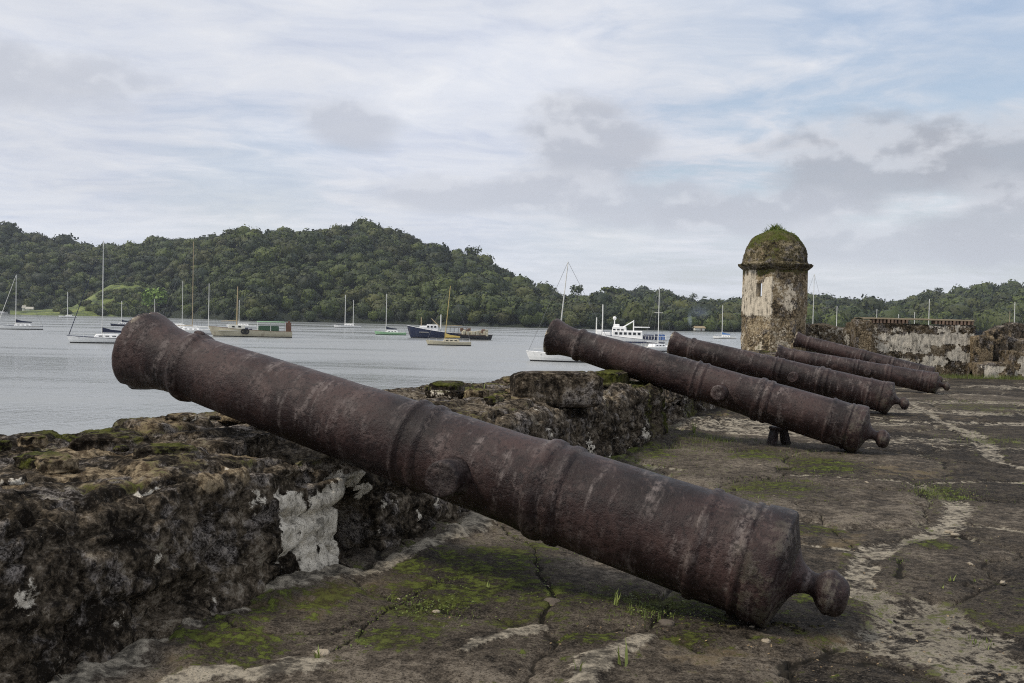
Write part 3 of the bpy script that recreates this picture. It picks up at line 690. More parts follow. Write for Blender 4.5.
# ------------------------------------------------------------------ rough masonry builder
def resample(P, m):
    P = np.array(P, float); d = np.r_[0, np.cumsum(np.hypot(*np.diff(P, axis=0).T))]; t = np.linspace(0, d[-1], m)
    return np.stack([np.interp(t, d, P[:, i]) for i in range(P.shape[1])], -1)
def rough_wall(name, p0, p1, sect, ns, m, disp, mat, maskf=None, parent=None, seed=0, closed=True, heightf=None, carve=None, cap=True, smooth=True, s_grid=None, round_=.05):
    """sect: (offset, z) from front-bottom over the top to back-bottom; offset is measured to the left of p0->p1 seen from above"""
    p0, p1 = np.array(p0[:2], float), np.array(p1[:2], float); L = np.hypot(*(p1 - p0)); t = (p1 - p0) / L; nrm = np.array([-t[1], t[0]])
    sc = resample(sect, m); cen = np.array([sc[:, 0].mean(), sc[:, 1].mean()])
    ss = np.linspace(0, L, ns) if s_grid is None else s_grid
    nor = np.gradient(sc, axis=0); nor = np.stack([-nor[:, 1], nor[:, 0]], -1); nor /= np.linalg.norm(nor, axis=1)[:, None] + 1e-9
    cols = []; scale = []
    if cap: ext = [(ss[0], .0), (ss[0], .35), (ss[0], .7), (ss[0], .97)] + [(s, 1) for s in ss] + [(ss[-1], .97), (ss[-1], .7), (ss[-1], .35), (ss[-1], .0)]
    else: ext = [(s, 1) for s in ss]
    S_ = np.array([e[0] for e in ext]); K = np.array([e[1] for e in ext])
    off = cen[0] + (sc[None, :, 0] - cen[0]) * K[:, None]; zz = cen[1] + (sc[None, :, 1] - cen[1]) * K[:, None]
    if heightf is not None:
        zb = sc[:, 1].min(); ht = sc[:, 1].max(); hs = heightf(S_)[:, None]
        zz = zb + (zz - zb) * (1 + (hs - ht) / (ht - zb))
    SS = np.repeat(S_[:, None], m, 1); base = np.stack([SS, off, zz], -1).reshape(-1, 3)
    N = np.stack([np.zeros_like(off), np.repeat(-nor[None, :, 0] * 0 + nor[None, :, 0], len(S_), 0), np.repeat(nor[None, :, 1], len(S_), 0)], -1).reshape(-1, 3)
    if np.sum(nor[:, 1] * (sc[:, 1] - cen[1])) < 0: N = -N
    d = 0
    for a, s_, o_ in disp: d = d + a * fbm(base + seed * 7.7, s_, o_, .55, seed + int(s_ * 10))
    if carve is not None: d = d + carve(base)
    edge = .35 * np.stack([fbm(base + 3, disp[0][1], 3, .5, seed + 50), fbm(base + 9, disp[0][1], 3, .5, seed + 60), fbm(base + 5, disp[0][1], 3, .5, seed + 70)], -1) * disp[0][0]
    V0 = base + N * np.asarray(d)[:, None] + edge
    V = np.stack([p0[0] + t[0] * V0[:, 0] + nrm[0] * V0[:, 1], p0[1] + t[1] * V0[:, 0] + nrm[1] * V0[:, 1], V0[:, 2]], -1)
    mk = maskf(base, V, d) if maskf else np.zeros((len(V), 3))
    return np_mesh(name, V, grid_faces(len(S_), m), mat, parent, smooth, attrs={'mask': mk})

STONE = mat_stone('weathered_stone', bias=-.02, lichen=.55)

# the thick sea parapet beside the guns
def wall_pt(px, py, w=2.78):
    d = ray(px, py); dw = d.x * E2[0] + d.y * E2[1]; k = w / dw
    return (d.x * k) * E1[0] + (d.y * k) * E1[1], EYE + d.z * k
def parapet():
    p0 = sw(-3.0, 0); p1 = sw(31.0, 0)
    # offset = w because the left normal of E1 is E2
    sect = [(2.62, -.12), (2.70, .0), (2.74, .25), (2.78, .45), (2.84, .56), (2.98, .62), (3.3, .625), (3.7, .63), (4.05, .59), (4.12, .62), (4.30, .64), (4.46, .63), (4.53, .58), (4.6, .3)]
    sg = np.concatenate([np.arange(0, 4.5, .03), np.arange(4.5, 10, .0105), np.arange(10, 15, .016), np.arange(15, 18, .04), np.arange(18, 34, .1)])
    alc = wall_pt(352, 543); hole = wall_pt(359, 560)
    discs = [(*wall_pt(x, y), r) for x, y, r in ((296, 512, .10), (285, 535, .08), (305, 560, .08), (325, 530, .10), (310, 530, .10), (322, 550, .09), (330, 505, .10), (345, 488, .08), (300, 545, .07), (290, 520, .05), (318, 515, .09), (338, 500, .05), (285, 500, .05), (356, 478, .06), (362, 490, .04))]
    discs2 = [(*wall_pt(x, y), r) for x, y, r in ((272, 560, .10), (340, 560, .07), (380, 500, .08), (410, 515, .08), (262, 500, .09), (425, 500, .06), (450, 490, .06), (588, 425, .10), (610, 440, .08), (40, 660, .08), (100, 590, .07), (15, 600, .1), (60, 500, .09), (375, 530, .04), (110, 620, .07), (150, 560, .05), (80, 470, .1), (390, 500, .04), (205, 600, .07))]
    def carve(b):
        S, W, Z = b[:, 0] - 3.0, b[:, 1], b[:, 2]
        front = W < 2.95
        q = np.hypot((S - alc[0]) / .15, (Z - .16) / .27); d = -.24 * sstep(q, 1.15, .6) * front
        q = np.hypot((S - hole[0]) / .06, (Z - .08) / .12); d = d - .20 * sstep(q, 1.2, .5) * front
        # stones stepping out of the face, pits, overhanging brow
        f1, f2, cid = vor2(S / .42 + .3 * fbm(b, 2, 2, .5, 11), Z / .26 + .3 * fbm(b, 2, 2, .5, 12), 3, .9)
        d = d + (.045 * (cid - .5) - .035 * np.clip(1 - (f2 - f1) / .14, 0, 1)) * (W < 2.95)
        f1, f2, cid = vor2(S / .55 + .3 * fbm(b, 2, 2, .5, 13), W / .42 + .3 * fbm(b, 2, 2, .5, 14), 8, .9)
        top = (W >= 2.9)
        d = d + top * (.055 * (np.round(cid * 3) / 3 - .5) - .03 * np.clip(1 - (f2 - f1) / .12, 0, 1))
        lay = Z / .155 + .55 * fbm(b * np.array([1, 1, 2.]), 1.2, 3, .5, 19); d = d - front * .022 * (np.abs(lay - np.round(lay)) < .10) + front * .028 * (_h(np.floor(lay + .5), np.floor(S / .5 + .4 * np.round(lay)), lay * 0, 4) - .5)
        pit = fbm(b, 5.5, 3, .6, 15); d = d - .055 * sstep(pit, .25, .55) - .02 * sstep(fbm(b, 17, 2, .6, 16), .2, .6)
        d = d + .05 * np.exp(-((Z - .50) / .10) ** 2) * (W < 2.98) * sstep(fbm(xyz(S, S * 0, 0.0), 1.3, 2, .5, 18), -.3, .3)
        d = d - np.where((S > 10.95) & (W < 3.1), .30, 0) - np.where((S > 10.95) & (W > 2.8), .05, 0)
        d = np.where(top, d * .8, d)
        # the gun rests in a worn notch
        d = d - .10 * np.exp(-((S - 4.42) / .35) ** 2) * (W > 2.8) * (W < 3.4) * (Z > .4)
        # hollow at the foot, left of the plaster
        hx, hz = wall_pt(165, 600); d = d - .07 * sstep(np.hypot((S - hx) / .25, (Z - hz) / .08), 1.2, .4) * front
        return d
    def mask(b, V, d):
        S, W, Z = b[:, 0] - 3.0, b[:, 1], b[:, 2]; n = len(S); front = W < 2.95
        pl = np.zeros(n); moss = np.zeros(n); tan = np.zeros(n)
        for s_, z_, r in discs: pl = np.maximum(pl, np.clip(1.55 - np.hypot(S - s_, (Z - z_)) / r, 0, 1))
        pl *= np.hypot((S - alc[0]) / .15, (Z - .16) / .27) > .95
        for s_, z_, r in discs2: pl = np.maximum(pl, np.clip(1.2 - np.hypot(S - s_, (Z - z_)) / r, 0, 1) * .50)
        pl = pl * front
        f = fbm(b, 1.1, 4, .55, 41); f2 = fbm(b, 3.1, 3, .55, 42)
        pl = np.maximum(pl, front * sstep(f2, .22, .5) * .44); pl = np.maximum(pl, front * (S > 7.2) * sstep(fbm(b * np.array([3, 3, .8]), 1.5, 3, .6, 43), .15, .5) * .5)
        moss = np.where(front, .10 + .35 * f, .40 + .55 * f)
        moss = np.maximum(moss, front * (S > 7) * (.22 + .5 * f)); moss = np.maximum(moss, .95 * np.exp(-((S - 10.95) / .16) ** 2)); moss = np.maximum(moss, (S > 10.95) * (.3 + .5 * f))
        moss = np.maximum(moss, (W > 4.0) * (.35 + .5 * f2))
        tan = np.where(front, .0, .36 + .45 * f2)
        for x, y, r in ((215, 470, .16), (235, 462, .12), (60, 455, .15), (10, 480, .12), (150, 425, .25), (240, 415, .2), (450, 395, .35), (520, 395, .3), (620, 392, .35), (170, 447, .2)):
            c = ground(x, y, .63); s_, w_ = to_sw(c.x, c.y); tan = np.maximum(tan, np.clip(1.4 - np.hypot(S - s_, W - w_) / r, 0, 1) * .62 * sstep(Z, .46, .56))
        return np.stack([pl, np.clip(moss, 0, 1), np.clip(tan, 0, 1)], -1)
    o = rough_wall('stone_parapet', p0, p1, sect, 0, 150, [(.022, 1.1, 4), (.022, 4.0, 5), (.017, 12, 4), (.007, 34, 3)], STONE, mask, seed=2, carve=carve, s_grid=sg)
    tag(o, 'long low sea wall of weathered stone running from the left foreground past the cannons', 'wall')
parapet()
# sheer outer face of the fort standing in the water
tag(rough_wall('rampart_face', sw(-3, 3.95), sw(31, 3.95), [(-.6, SEA - 1), (-.5, -.8), (-.4, .25), (.0, .45), (.4, .28), (.62, -.5), (.95, SEA - 1)], 120, 26, [(.08, 1.0, 3)], STONE, seed=5), kind='structure')
MEARTH = simple('fort_core', (.06, .052, .042), .95)
mb = MB()
a = [sw(-3, 3.6), sw(31, 3.6)]
mb.poly([(*sw(-4, 3.5), -.30), (*sw(30.5, 3.5), -.30), (44, 29.6, -.30), (44, -4, -.30)], (0, 0, SEA - .7))
tag(mb.build('fort_platform', MEARTH), kind='structure')

# ------------------------------------------------------------------ loose blocks and rubble
def rock(name, loc, size, rz, seed, mat=STONE, boxy=.75, sub=5, amp=.10, masks=(.0, .25, .0), tilt=0.0):
    V, F = icos(sub) if sub != 2 else (ICO2, ICO2F)
    p = np.sign(V) * np.abs(V) ** (1 - boxy * .75); p = p / np.abs(p).max(0)
    d = fbm(V * 1.0 + seed, 1.6, 4, .55, seed)
    p = p * (1 + amp * 2 * d)[:, None] + amp * .35 * np.stack([fbm(V + seed + k, 5, 3, .6, seed + k) for k in range(3)], -1)
    p = p * np.array(size) / 2
    f = fbm(V * 1.0 + seed, 2.0, 3, .5, seed + 3)
    mk = np.stack([np.full(len(V), masks[0]), np.clip(masks[1] + .5 * f + .25 * V[:, 2], 0, 1), np.clip(masks[2] + .3 * f, 0, 1)], -1)
    p[:, 2] += size[2] / 2
    o = np_mesh(name, p, F, mat, attrs={'mask': mk}); o.location = loc; o.rotation_euler = (tilt, 0, rz); return o
RZW = math.pi / 2 - ROW
def on_wall(px, py, z=.64): return ground(px, py, z)
c = on_wall(556, 402, .60)
# big block on the wall between the first and second gun
tag(rock('stone_block', (c.x, c.y, .56), (.76, .40, .30), R(12), 12, boxy=.85, amp=.05, masks=(0, .10, .22), sub=6), 'large dark squared stone block lying on the wall top between the two nearest cannons', 'stone')
c = on_wall(447, 394); tag(rock('stone_block', (c.x, c.y, .60), (.42, .26, .15), RZW + .2, 14, boxy=.8, amp=.06, masks=(0, .5, .1)), 'small flat mossy stone on the outer wall edge above the near cannon barrel', 'stone')
c = on_wall(612, 381); tag(rock('stone_block', (c.x, c.y, .60), (.80, .3, .16), RZW + .1, 15, boxy=.8, amp=.06, masks=(0, .45, .1)), 'low mossy slab on the wall edge right of the large squared block', 'stone')
c = on_wall(182, 420); tag(rock('stone_block', (c.x, c.y, .62), (.20, .14, .06), RZW, 16, boxy=.5, amp=.12, masks=(.3, .2, .6)), 'pale rounded stone on the outer wall edge under the near muzzle', 'stone')
c = on_wall(110, 452, .6); tag(rock('stone_block', (c.x, c.y, .56), (.36, .17, .13), .2, 17, boxy=.6, amp=.12, masks=(0, .2, .0)), 'rough grey stone lump on the front edge of the wall at left', 'stone')
c = on_wall(165, 462, .6); tag(rock('stone_block', (c.x, c.y, .55), (.28, .18, .13), .5, 18, boxy=.6, amp=.12, masks=(0, .3, .2)), 'brownish stone lump on the wall edge left of the tan broken patch', 'stone')
def wall_rubble():
    rg = np.random.default_rng(31); k = 0
    while k < 42:
        s_, w_ = rg.uniform(2.6, 10.5), rg.uniform(3.0, 4.3)
        if abs(s_ - 4.45) < .45: continue
        sz = float(np.clip(rg.lognormal(-2.5, .45), .04, .20)); x, y = sw(s_, w_); k += 1
        t_ = rg.random()
        o = rock('stone', (x, y, .655 - sz * .28), (sz * rg.uniform(1, 1.6), sz, sz * rg.uniform(.4, .65)), rg.uniform(0, 3), 300 + k, boxy=rg.uniform(.35, .75), sub=4 if sz > .09 else 3, amp=.16, masks=(.0, .30, .62) if t_ < .4 else (.0, .45, .1) if t_ < .75 else (.35, .1, .2))
        tag(o, 'small loose stone lying on top of the sea wall', 'stone', 'loose stones lying on the sea wall top')
wall_rubble()
MCHIP = simple('chipped_stone', (.34, .29, .215), .9, var=.4, scale=14, bump=.6)
MDCHIP = simple('dark_chip', (.12, .10, .08), .9, var=.5, scale=14, bump=.6)
random.seed(5)
def chip(px, py, s, label, mat=MCHIP, group=None, e=1.0, z=0.0, seed=1):
    c = ground(px, py, z); o = rock('stone_chip', (c.x, c.y, z - s * .18), (s * e, s * .7, s * .45), random.uniform(0, 3), seed, mat, boxy=.4, sub=3, amp=.22)
    return tag(o, label, 'stone', group)
chip(766, 642, .042, 'small pale pebble alone on the paving in front of the near breech', seed=3)
chip(322, 656, .085, 'white stone chip on the paving near the bottom left', seed=4)
chip(228, 614, .055, 'grey pebble at the foot of the wall', MDCHIP, seed=5)
chip(236, 622, .05, 'pale pebble at the foot of the wall beside the grey one', seed=6)
chip(552, 604, .085, 'brown stone stuck in the joint under the near cannon', MDCHIP, seed=7)
chip(667, 624, .07, 'dark broken stone in the moss below the near cannon', MDCHIP, seed=9)
for i in range(46):
    x, y = random.gauss(205, 38), random.gauss(652, 15)
    if y > 682 or y < 622: continue
    chip(x, y, random.uniform(.018, .062), 'small chip in the rubble strewn at the foot of the wall at bottom left', MCHIP if random.random() < .45 else MDCHIP, 'stone chips strewn at bottom left', random.uniform(1, 1.8), seed=20 + i)
for i in range(70):
    x, y = random.uniform(380, 1020), random.uniform(400, 675)
    c = ground(x, y); 
    if to_sw(c.x, c.y)[1] > 2.3: continue
    chip(x, y, random.uniform(.012, .03) * (1 + (683 - y) / 280), 'tiny stone chip lying on the open paving', MCHIP if random.random() < .5 else MDCHIP, 'tiny chips on the paving', random.uniform(1, 1.8), seed=100 + i)

# ------------------------------------------------------------------ cannons
RB = .262
def cannon(label, root=None):
    rt = empty('cannon', (0, 0, 0)); tag(rt, label, 'cannon', 'old cannons laid across the terrace')
    K = [  # distance along the axis from the base ring, radius
        (-.135, .052), (-.125, .075), (-.115, .12), (-.10, .165), (-.085, .205), (-.075, .232), (-.070, .252), (-.060, .262), (-.03, .264), (.0, .262), (.035, .258), (.052, .252), (.058, .243),
        (.075, .243), (.080, .249), (.10, .249), (.105, .242), (.20, .243), (.262, .242), (.268, .250), (.285, .252), (.300, .249), (.308, .240), (.5, .237), (.75, .233), (.93, .229), (.938, .238), (.955, .241), (.975, .240), (.985, .233), (1.02, .232), (1.03, .240), (1.06, .244), (1.085, .239), (1.095, .226),
        (1.2, .221), (1.45, .216), (1.68, .2115), (1.69, .220), (1.71, .222), (1.73, .214), (1.78, .214), (1.79, .222), (1.805, .223), (1.82, .211), (2.1, .205), (2.5, .197), (2.9, .188), (3.20, .181), (3.215, .190), (3.24, .195), (3.262, .191), (3.275, .180), (3.285, .176),
        (3.31, .1745), (3.38, .178), (3.46, .190), (3.53, .211), (3.575, .224), (3.60, .230), (3.615, .226), (3.622, .210), (3.622, .165), (3.618, .10), (3.60, .085), (3.3, .083), (2.4, .083), (2.39, .0)]
    P = np.array(K); bumps = ((.035, .105), (.255, .305), (.932, .99), (1.02, 1.10), (1.685, 1.725), (1.785, 1.818), (3.205, 3.27))
    for lo, hi in bumps: P[(P[:, 0] > lo) & (P[:, 0] < hi), 1] += .0045
    rows = []
    for a, b in zip(P, P[1:]):
        n = max(1, int(np.hypot(*(b - a)) / .016)); rows += [a + (b - a) * i / n for i in range(n)]
    rows.append(P[-1]); rows = np.array(rows)
    V, F = lathe(rows, 176)
    Nn = V.copy(); Nn[:, 0] = 0; rad = np.linalg.norm(Nn, axis=1) + 1e-6; Nn /= rad[:, None]
    out = (rad > .12)
    d = .0045 * fbm(V, 2.2, 3, .5, 3) + .0026 * fbm(V, 11, 4, .6, 5) - .003 * sstep(fbm(V, 7, 3, .6, 6), .25, .6)
    chips = sstep(fbm(V, 14, 2, .6, 8), .1, .45) * sstep(V[:, 0], 3.55, 3.61)
    rings = sstep(rad - np.interp(V[:, 0], [0, .5, 1.2, 2.5, 3.2, 3.4], [.245, .238, .223, .199, .183, .183]), .004, .012)
    ero = rings * .004 * sstep(fbm(V, 6, 3, .6, 12), .1, .5)
    V = V + Nn * ((d - chips * .012 - ero) * out)[:, None]
    V[:, 0] -= chips * .012 * out
    V[:, 2] += .262
    wear = np.zeros((len(V), 3))
    wear[:, 0] = sstep(V[:, 0], 3.585, 3.612) * .9 * out
    edge = np.zeros(len(V))
    for q, wd in ((.058, .012), (.10, .012), (.268, .01), (.30, .008), (.938, .01), (1.09, .012), (1.03, .01), (1.69, .012), (1.815, .012), (3.215, .01), (3.27, .012), (-.068, .02)):
        edge = np.maximum(edge, np.exp(-((V[:, 0] - q) / wd) ** 2))
    wear[:, 1] = np.clip(edge * sstep(fbm(V, 3, 2, .5, 9), -.25, .2) + .10 * (V[:, 2] > .35), 0, 1)
    wear[:, 2] = np.clip(sstep(V[:, 0], .25, -.1) * (.65 - (V[:, 2] - .15) * .8), 0, 1) * out
    np_mesh('barrel', V, F, IRON, rt, attrs={'wear': wear})
    # cascabel: neck and button
    ck = [(-.110, .13), (-.125, .100), (-.14, .076), (-.16, .062), (-.185, .052), (-.205, .050), (-.218, .056), (-.23, .070), (-.245, .084), (-.262, .092), (-.268, .097), (-.283, .098), (-.290, .093), (-.315, .087), (-.335, .076), (-.348, .058), (-.356, .034), (-.358, .0)]
    q = resample(np.array(ck)[:, :], 46); V, F = lathe(q, 56); n = V.copy(); n[:, 0] = 0; n /= np.linalg.norm(n, axis=1)[:, None] + 1e-6
    V = V + n * (.006 * fbm(V, 9, 4, .6, 22))[:, None]; V[:, 0] += .003 * fbm(V, 9, 3, .6, 23)
    V[:, 2] += .262 + np.clip(-V[:, 0] - .12, 0, 1) * -.14
    w = np.zeros((len(V), 3)); w[:, 1] = .55 * np.exp(-((V[:, 0] + .288) / .014) ** 2) + .25; w[:, 2] = sstep(V[:, 0], -.24, -.26) * .55
    np_mesh('cascabel', V, F, IRON, rt, attrs={'wear': w})
    for sgn in (-1, 1):
        tp = [(.12, .098), (.19, .098), (.205, .092), (.25, .088), (.33, .087), (.345, .085), (.352, .078), (.353, .03), (.353, 0)]
        q = []
        for a, b in zip(tp, tp[1:]):
            k = max(1, int(math.hypot(b[0] - a[0], b[1] - a[1]) / .01)); q += [(a[0] + (b[0] - a[0]) * i / k, a[1] + (b[1] - a[1]) * i / k) for i in range(k)]
        q.append(tp[-1]); V, F = lathe(q, 48)
        V = np.stack([V[:, 1] + 1.45, V[:, 0] * sgn, V[:, 2] + .235], -1); V += .003 * np.stack([fbm(V, 14, 3, .6, 31), fbm(V, 14, 3, .6, 32), fbm(V, 14, 3, .6, 33)], -1)
        if sgn > 0: F = F[:, ::-1]
        w = np.zeros((len(V), 3)); w[:, 1] = .35
        np_mesh('trunnion', V, F, IRON, rt, attrs={'wear': w})
    return rt
C1 = cannon('nearest and largest rusty cannon, muzzle raised over the left wall')
def place_cannon(o, bc, mz, sc_=1.0, roll=0.0):
    """bc: centre of the breech ring, mz: a point on the axis near the muzzle (world)"""
    bc, mz = Vector(bc), Vector(mz); d = (mz - bc).normalized(); h = math.atan2(d.y, d.x); p = math.asin(d.z)
    o.rotation_euler = (roll, -p, h); o.scale = (sc_,) * 3
    up = Euler((0, -p, h)).to_matrix() @ Vector((0, 0, 1)); o.location = bc - up * RB * sc_ - Vector((0, 0, .012))
place_cannon(C1, (1.13, 4.31, .265), (-2.12, 5.69, 1.09))
for lab, b, m_, k in (('second nearest cannon, muzzle over the squared block, small iron stand below', (3.57, 10.25, .262), (.46, 11.57, 1.12), .965),
                      ('third cannon from the viewer, its muzzle ending left of the domed turret', (5.64, 14.93, .26), (2.59, 16.22, .97), .935),
                      ('fourth cannon from the viewer, breech close to the plastered wall at right', (8.50, 20.0, .215), (5.50, 21.27, .735), .865),
                      ('farthest cannon, mostly hidden behind the fourth one, muzzle in front of the turret base', (9.62, 22.9, .225), (6.58, 24.3, 1.06), .86)):
    o = copy_tree(C1); o['label'] = lab; place_cannon(o, b, m_, k)
    for i, ch in enumerate([c_ for c_ in bpy.data.objects if c_.parent == o]): pass
mb = MB(); mb.ball((3.25, -.01, .262 + .192), .024, 2, (1.5, 1.2, .7)); mb.build('muzzle_sight', IRON, C1, True)
# iron stand under the second gun
def stand():
    c = ground(779, 445); rt = empty('iron_stand', c, R(20)); tag(rt, 'small rusty iron stand propping the second cannon', 'support')
    for sx in (-1, 1):
        mb = MB(); mb.poly([(sx * .10 - .035, -.05, -.03), (sx * .10 + .035, -.05, -.03), (sx * .055 + .025, -.04, .17), (sx * .055 - .025, -.04, .17)], (0, .10, 0)); mb.build('leg', IRON, rt)
    mb = MB(); mb.box((0, 0, .185), (.20, .12, .04), bev=.01); mb.build('saddle', IRON, rt)
stand()

# ------------------------------------------------------------------ domed sentry turret
TW_D = 28.0
def turret():
    c = atY(773.5, 325, TW_D); c.z = 0
    az = math.atan2(c.x, c.y); rt = empty('sentry_turret', c, -az); tag(rt, 'weathered stone sentry turret with a mossy dome and narrow window slit', 'turret')
    M = mat_stone('turret_wall', dark=(.03, .024, .018), mid=(.15, .115, .07), light=(.42, .36, .25), plaster=(.68, .60, .47), lichen=.4, bias=.0, dist=.02)
    R0 = .885; Ri = .66; ang = [R(-5 - 45 * k) for k in range(8)]
    z0, z1 = -.9, 2.93
    def pt(rad, k, u, z):
        a0, a1 = ang[k % 8], ang[(k + 1) % 8]
        tp = 1 + .03 * (1 - (z / z1)) ; rad = rad * tp
        return ((math.cos(a0) * (1 - u) + math.cos(a1) * u) * rad, (math.sin(a0) * (1 - u) + math.sin(a1) * u) * rad, z)
    win = {2: (.42, .68, 2.07, 2.44), 5: (.04, .52, 2.03, 2.55)}
    zs = sorted(set([round(v, 3) for v in np.arange(z0, z1 + .01, .06)] + [2.07, 2.44, 2.03, 2.55])); zs = [z0 if z < z0 else z for z in zs]; zs[-1] = z1
    bm = bmesh.new(); cache = {}; attr = {}
    def vert(inner, k, u, z):
        u = round(u, 4)
        if u >= 1: k, u = (k + 1) % 8, 0.0
        key = (inner, k, u, z)
        if key not in cache:
            p = np.array(pt(Ri if inner else R0, k, u, z))
            if not inner and not (k in win and win[k][0] - .05 < u < win[k][1] + .05 and win[k][2] - .1 < z < win[k][3] + .1):
                a = .035 if z < 1.55 else .012
                d = a * fbm(p[None], 3.2, 4, .6, 5)[0] - (.02 if z < 1.55 else 0) * 1.0 - (.03 * max(0, fbm(p[None], 6, 3, .6, 8)[0]) if z < 1.55 else 0)
                p[:2] *= 1 + d
            cache[key] = bm.verts.new(p)
            rough = z < 1.55 + .10 * fbm(p[None], 2, 2, .5, 3)[0]
            right = (k in (0, 7)) or (k == 1 and u == 0)  # right faces browner: stain plus the shaded side put into the mask
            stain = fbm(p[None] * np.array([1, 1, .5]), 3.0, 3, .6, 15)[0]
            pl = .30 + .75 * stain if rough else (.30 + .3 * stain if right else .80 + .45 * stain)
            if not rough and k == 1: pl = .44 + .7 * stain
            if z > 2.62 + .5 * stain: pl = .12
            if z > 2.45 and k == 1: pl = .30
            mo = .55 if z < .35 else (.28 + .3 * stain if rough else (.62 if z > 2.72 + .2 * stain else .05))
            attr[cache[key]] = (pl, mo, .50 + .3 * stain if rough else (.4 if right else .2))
        return cache[key]
    for k in range(8):
        us = sorted(set([round(i / 12, 4) for i in range(13)] + ([win[k][0], win[k][1]] if k in win else [])))
        for ua, ub in zip(us, us[1:]):
            for za, zb in zip(zs, zs[1:]):
                if k in win and ua >= win[k][0] - 1e-4 and ub <= win[k][1] + 1e-4 and za >= win[k][2] - 1e-4 and zb <= win[k][3] + 1e-4: continue
                for inner in (0, 1):
                    q = [vert(inner, k, ua, za), vert(inner, k, ub, za), vert(inner, k, ub, zb), vert(inner, k, ua, zb)]
                    if not inner: q = q[::-1]
                    bm.faces.new(q)
        if k in win:
            u0_, u1_, za, zb = win[k]
            uw = [u for u in us if u0_ - 1e-4 <= u <= u1_ + 1e-4]; zw = [z for z in zs if za - 1e-4 <= z <= zb + 1e-4]
            for z in (zw[0], zw[-1]):
                for a, b in zip(uw, uw[1:]): bm.faces.new([vert(0, k, a, z), vert(0, k, b, z), vert(1, k, b, z), vert(1, k, a, z)])
            for u in (uw[0], uw[-1]):
                for a, b in zip(zw, zw[1:]): bm.faces.new([vert(0, k, u, a), vert(0, k, u, b), vert(1, k, u, b), vert(1, k, u, a)])
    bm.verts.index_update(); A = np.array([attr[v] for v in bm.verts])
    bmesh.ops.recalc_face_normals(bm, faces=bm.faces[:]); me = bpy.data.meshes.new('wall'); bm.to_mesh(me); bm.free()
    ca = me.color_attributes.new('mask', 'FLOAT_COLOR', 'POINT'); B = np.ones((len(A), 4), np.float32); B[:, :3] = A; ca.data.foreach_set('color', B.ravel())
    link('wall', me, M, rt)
    MD = mat_stone('dome_stone', dark=(.014, .011, .007), mid=(.060, .050, .026), light=(.36, .30, .21), moss=(.062, .078, .012), lichen=.6, sc=1.6, dist=.03)
    def lat(name, prof, seg, amp, mk, seed):
        V, F = lathe(resample(np.array(prof), len(prof) * 9), seg, 'z'); n = V.copy(); n[:, 2] *= .3; n /= np.linalg.norm(n, axis=1)[:, None] + 1e-6
        d = amp * fbm(V, 2.6, 4, .6, seed) + amp * .6 * fbm(V, 9, 3, .6, seed + 1); V2 = V.copy(); V2 += np.stack([n[:, 0], n[:, 1], n[:, 2] * 0 + .3], -1) * d[:, None]
        f = fbm(V, 2.2, 4, .6, seed + 2)
        m = np.stack([np.full(len(V), mk[0]), np.clip(mk[1] + .7 * f + np.clip((V[:, 2] - 3.55) * 1.1, -.25, .5), 0, 1), np.clip(mk[2] + .7 * fbm(V, 5, 3, .6, seed + 3), 0, 1)], -1)
        return np_mesh(name, V2, F, MD, rt, attrs={'mask': m})
    lat('cornice', [(2.80, .80), (2.83, .89), (2.87, .94), (2.92, 1.00), (2.96, 1.03), (2.99, 1.03), (3.00, .95), (3.03, .90), (3.05, .8)], 72, .055, (0, .42, .0), 40)
    lat('dome', [(3.0, .90), (3.06, .885), (3.12, .880), (3.28, .865), (3.45, .815), (3.62, .725), (3.76, .60), (3.87, .44), (3.94, .25), (3.97, .0)], 80, .085, (0, .42, .20), 50)
    rg = np.random.default_rng(3); n = 1500
    th_ = rg.uniform(0, 2 * np.pi, n); rr_ = np.abs(rg.normal(0, .42, n)); rr_ = np.clip(rr_, 0, .75); zz_ = 3.97 - .62 * rr_ ** 2 * 1.5 + np.abs(rg.normal(0, .045, n)) * np.exp(-rr_ * 2)
    Cc = np.stack([rr_ * np.cos(th_), rr_ * np.sin(th_), zz_ - .02], -1); V, F = leaf_quads(Cc, np.tile([0, 0, 1.], (n, 1)), .032, rg, .9)
    n2 = 420; th2 = rg.uniform(0, 2 * np.pi, n2); r2 = np.abs(rg.normal(0, .26, n2)); b0 = np.stack([r2 * np.cos(th2), r2 * np.sin(th2), 3.95 - .9 * r2 ** 2], -1)
    tp = b0 + np.stack([rg.normal(0, .06, n2), rg.normal(0, .06, n2), rg.uniform(.06, .24, n2) * np.exp(-r2 * 1.4)], -1); sd_ = rg.normal(0, 1, (n2, 3)) * .012; sd_[:, 2] = 0
    V2 = np.stack([b0 - sd_, b0 + sd_, tp], 1).reshape(-1, 3); F2 = np.arange(3 * n2).reshape(-1, 3) + len(V)
    att = np.zeros((len(V) + len(V2), 3)); att[:, 0] = rg.uniform(.2, 1, len(att))
    np_mesh('weeds', np.concatenate([V, V2]), [F, F2], mat_leaf('turret_weeds', (.06, .085, .018), (.16, .21, .05)), rt, smooth=False, attrs={'tone': att})
    # rock bastion point under the turret
    V, F = lathe(resample(np.array([(SEA - 1, 1.35), (-2.0, 1.2), (-.6, 1.06), (.10, .98), (.34, .93), (.40, .6)]), 60), 64, 'z'); n = V.copy(); n[:, 2] = 0; n /= np.linalg.norm(n, axis=1)[:, None] + 1e-6
    V += n * (.09 * fbm(V, 1.8, 4, .6, 61))[:, None]
    m = np.tile([.15, .45, .25], (len(V), 1)); np_mesh('footing', V, F, M, rt, attrs={'mask': m})
turret()

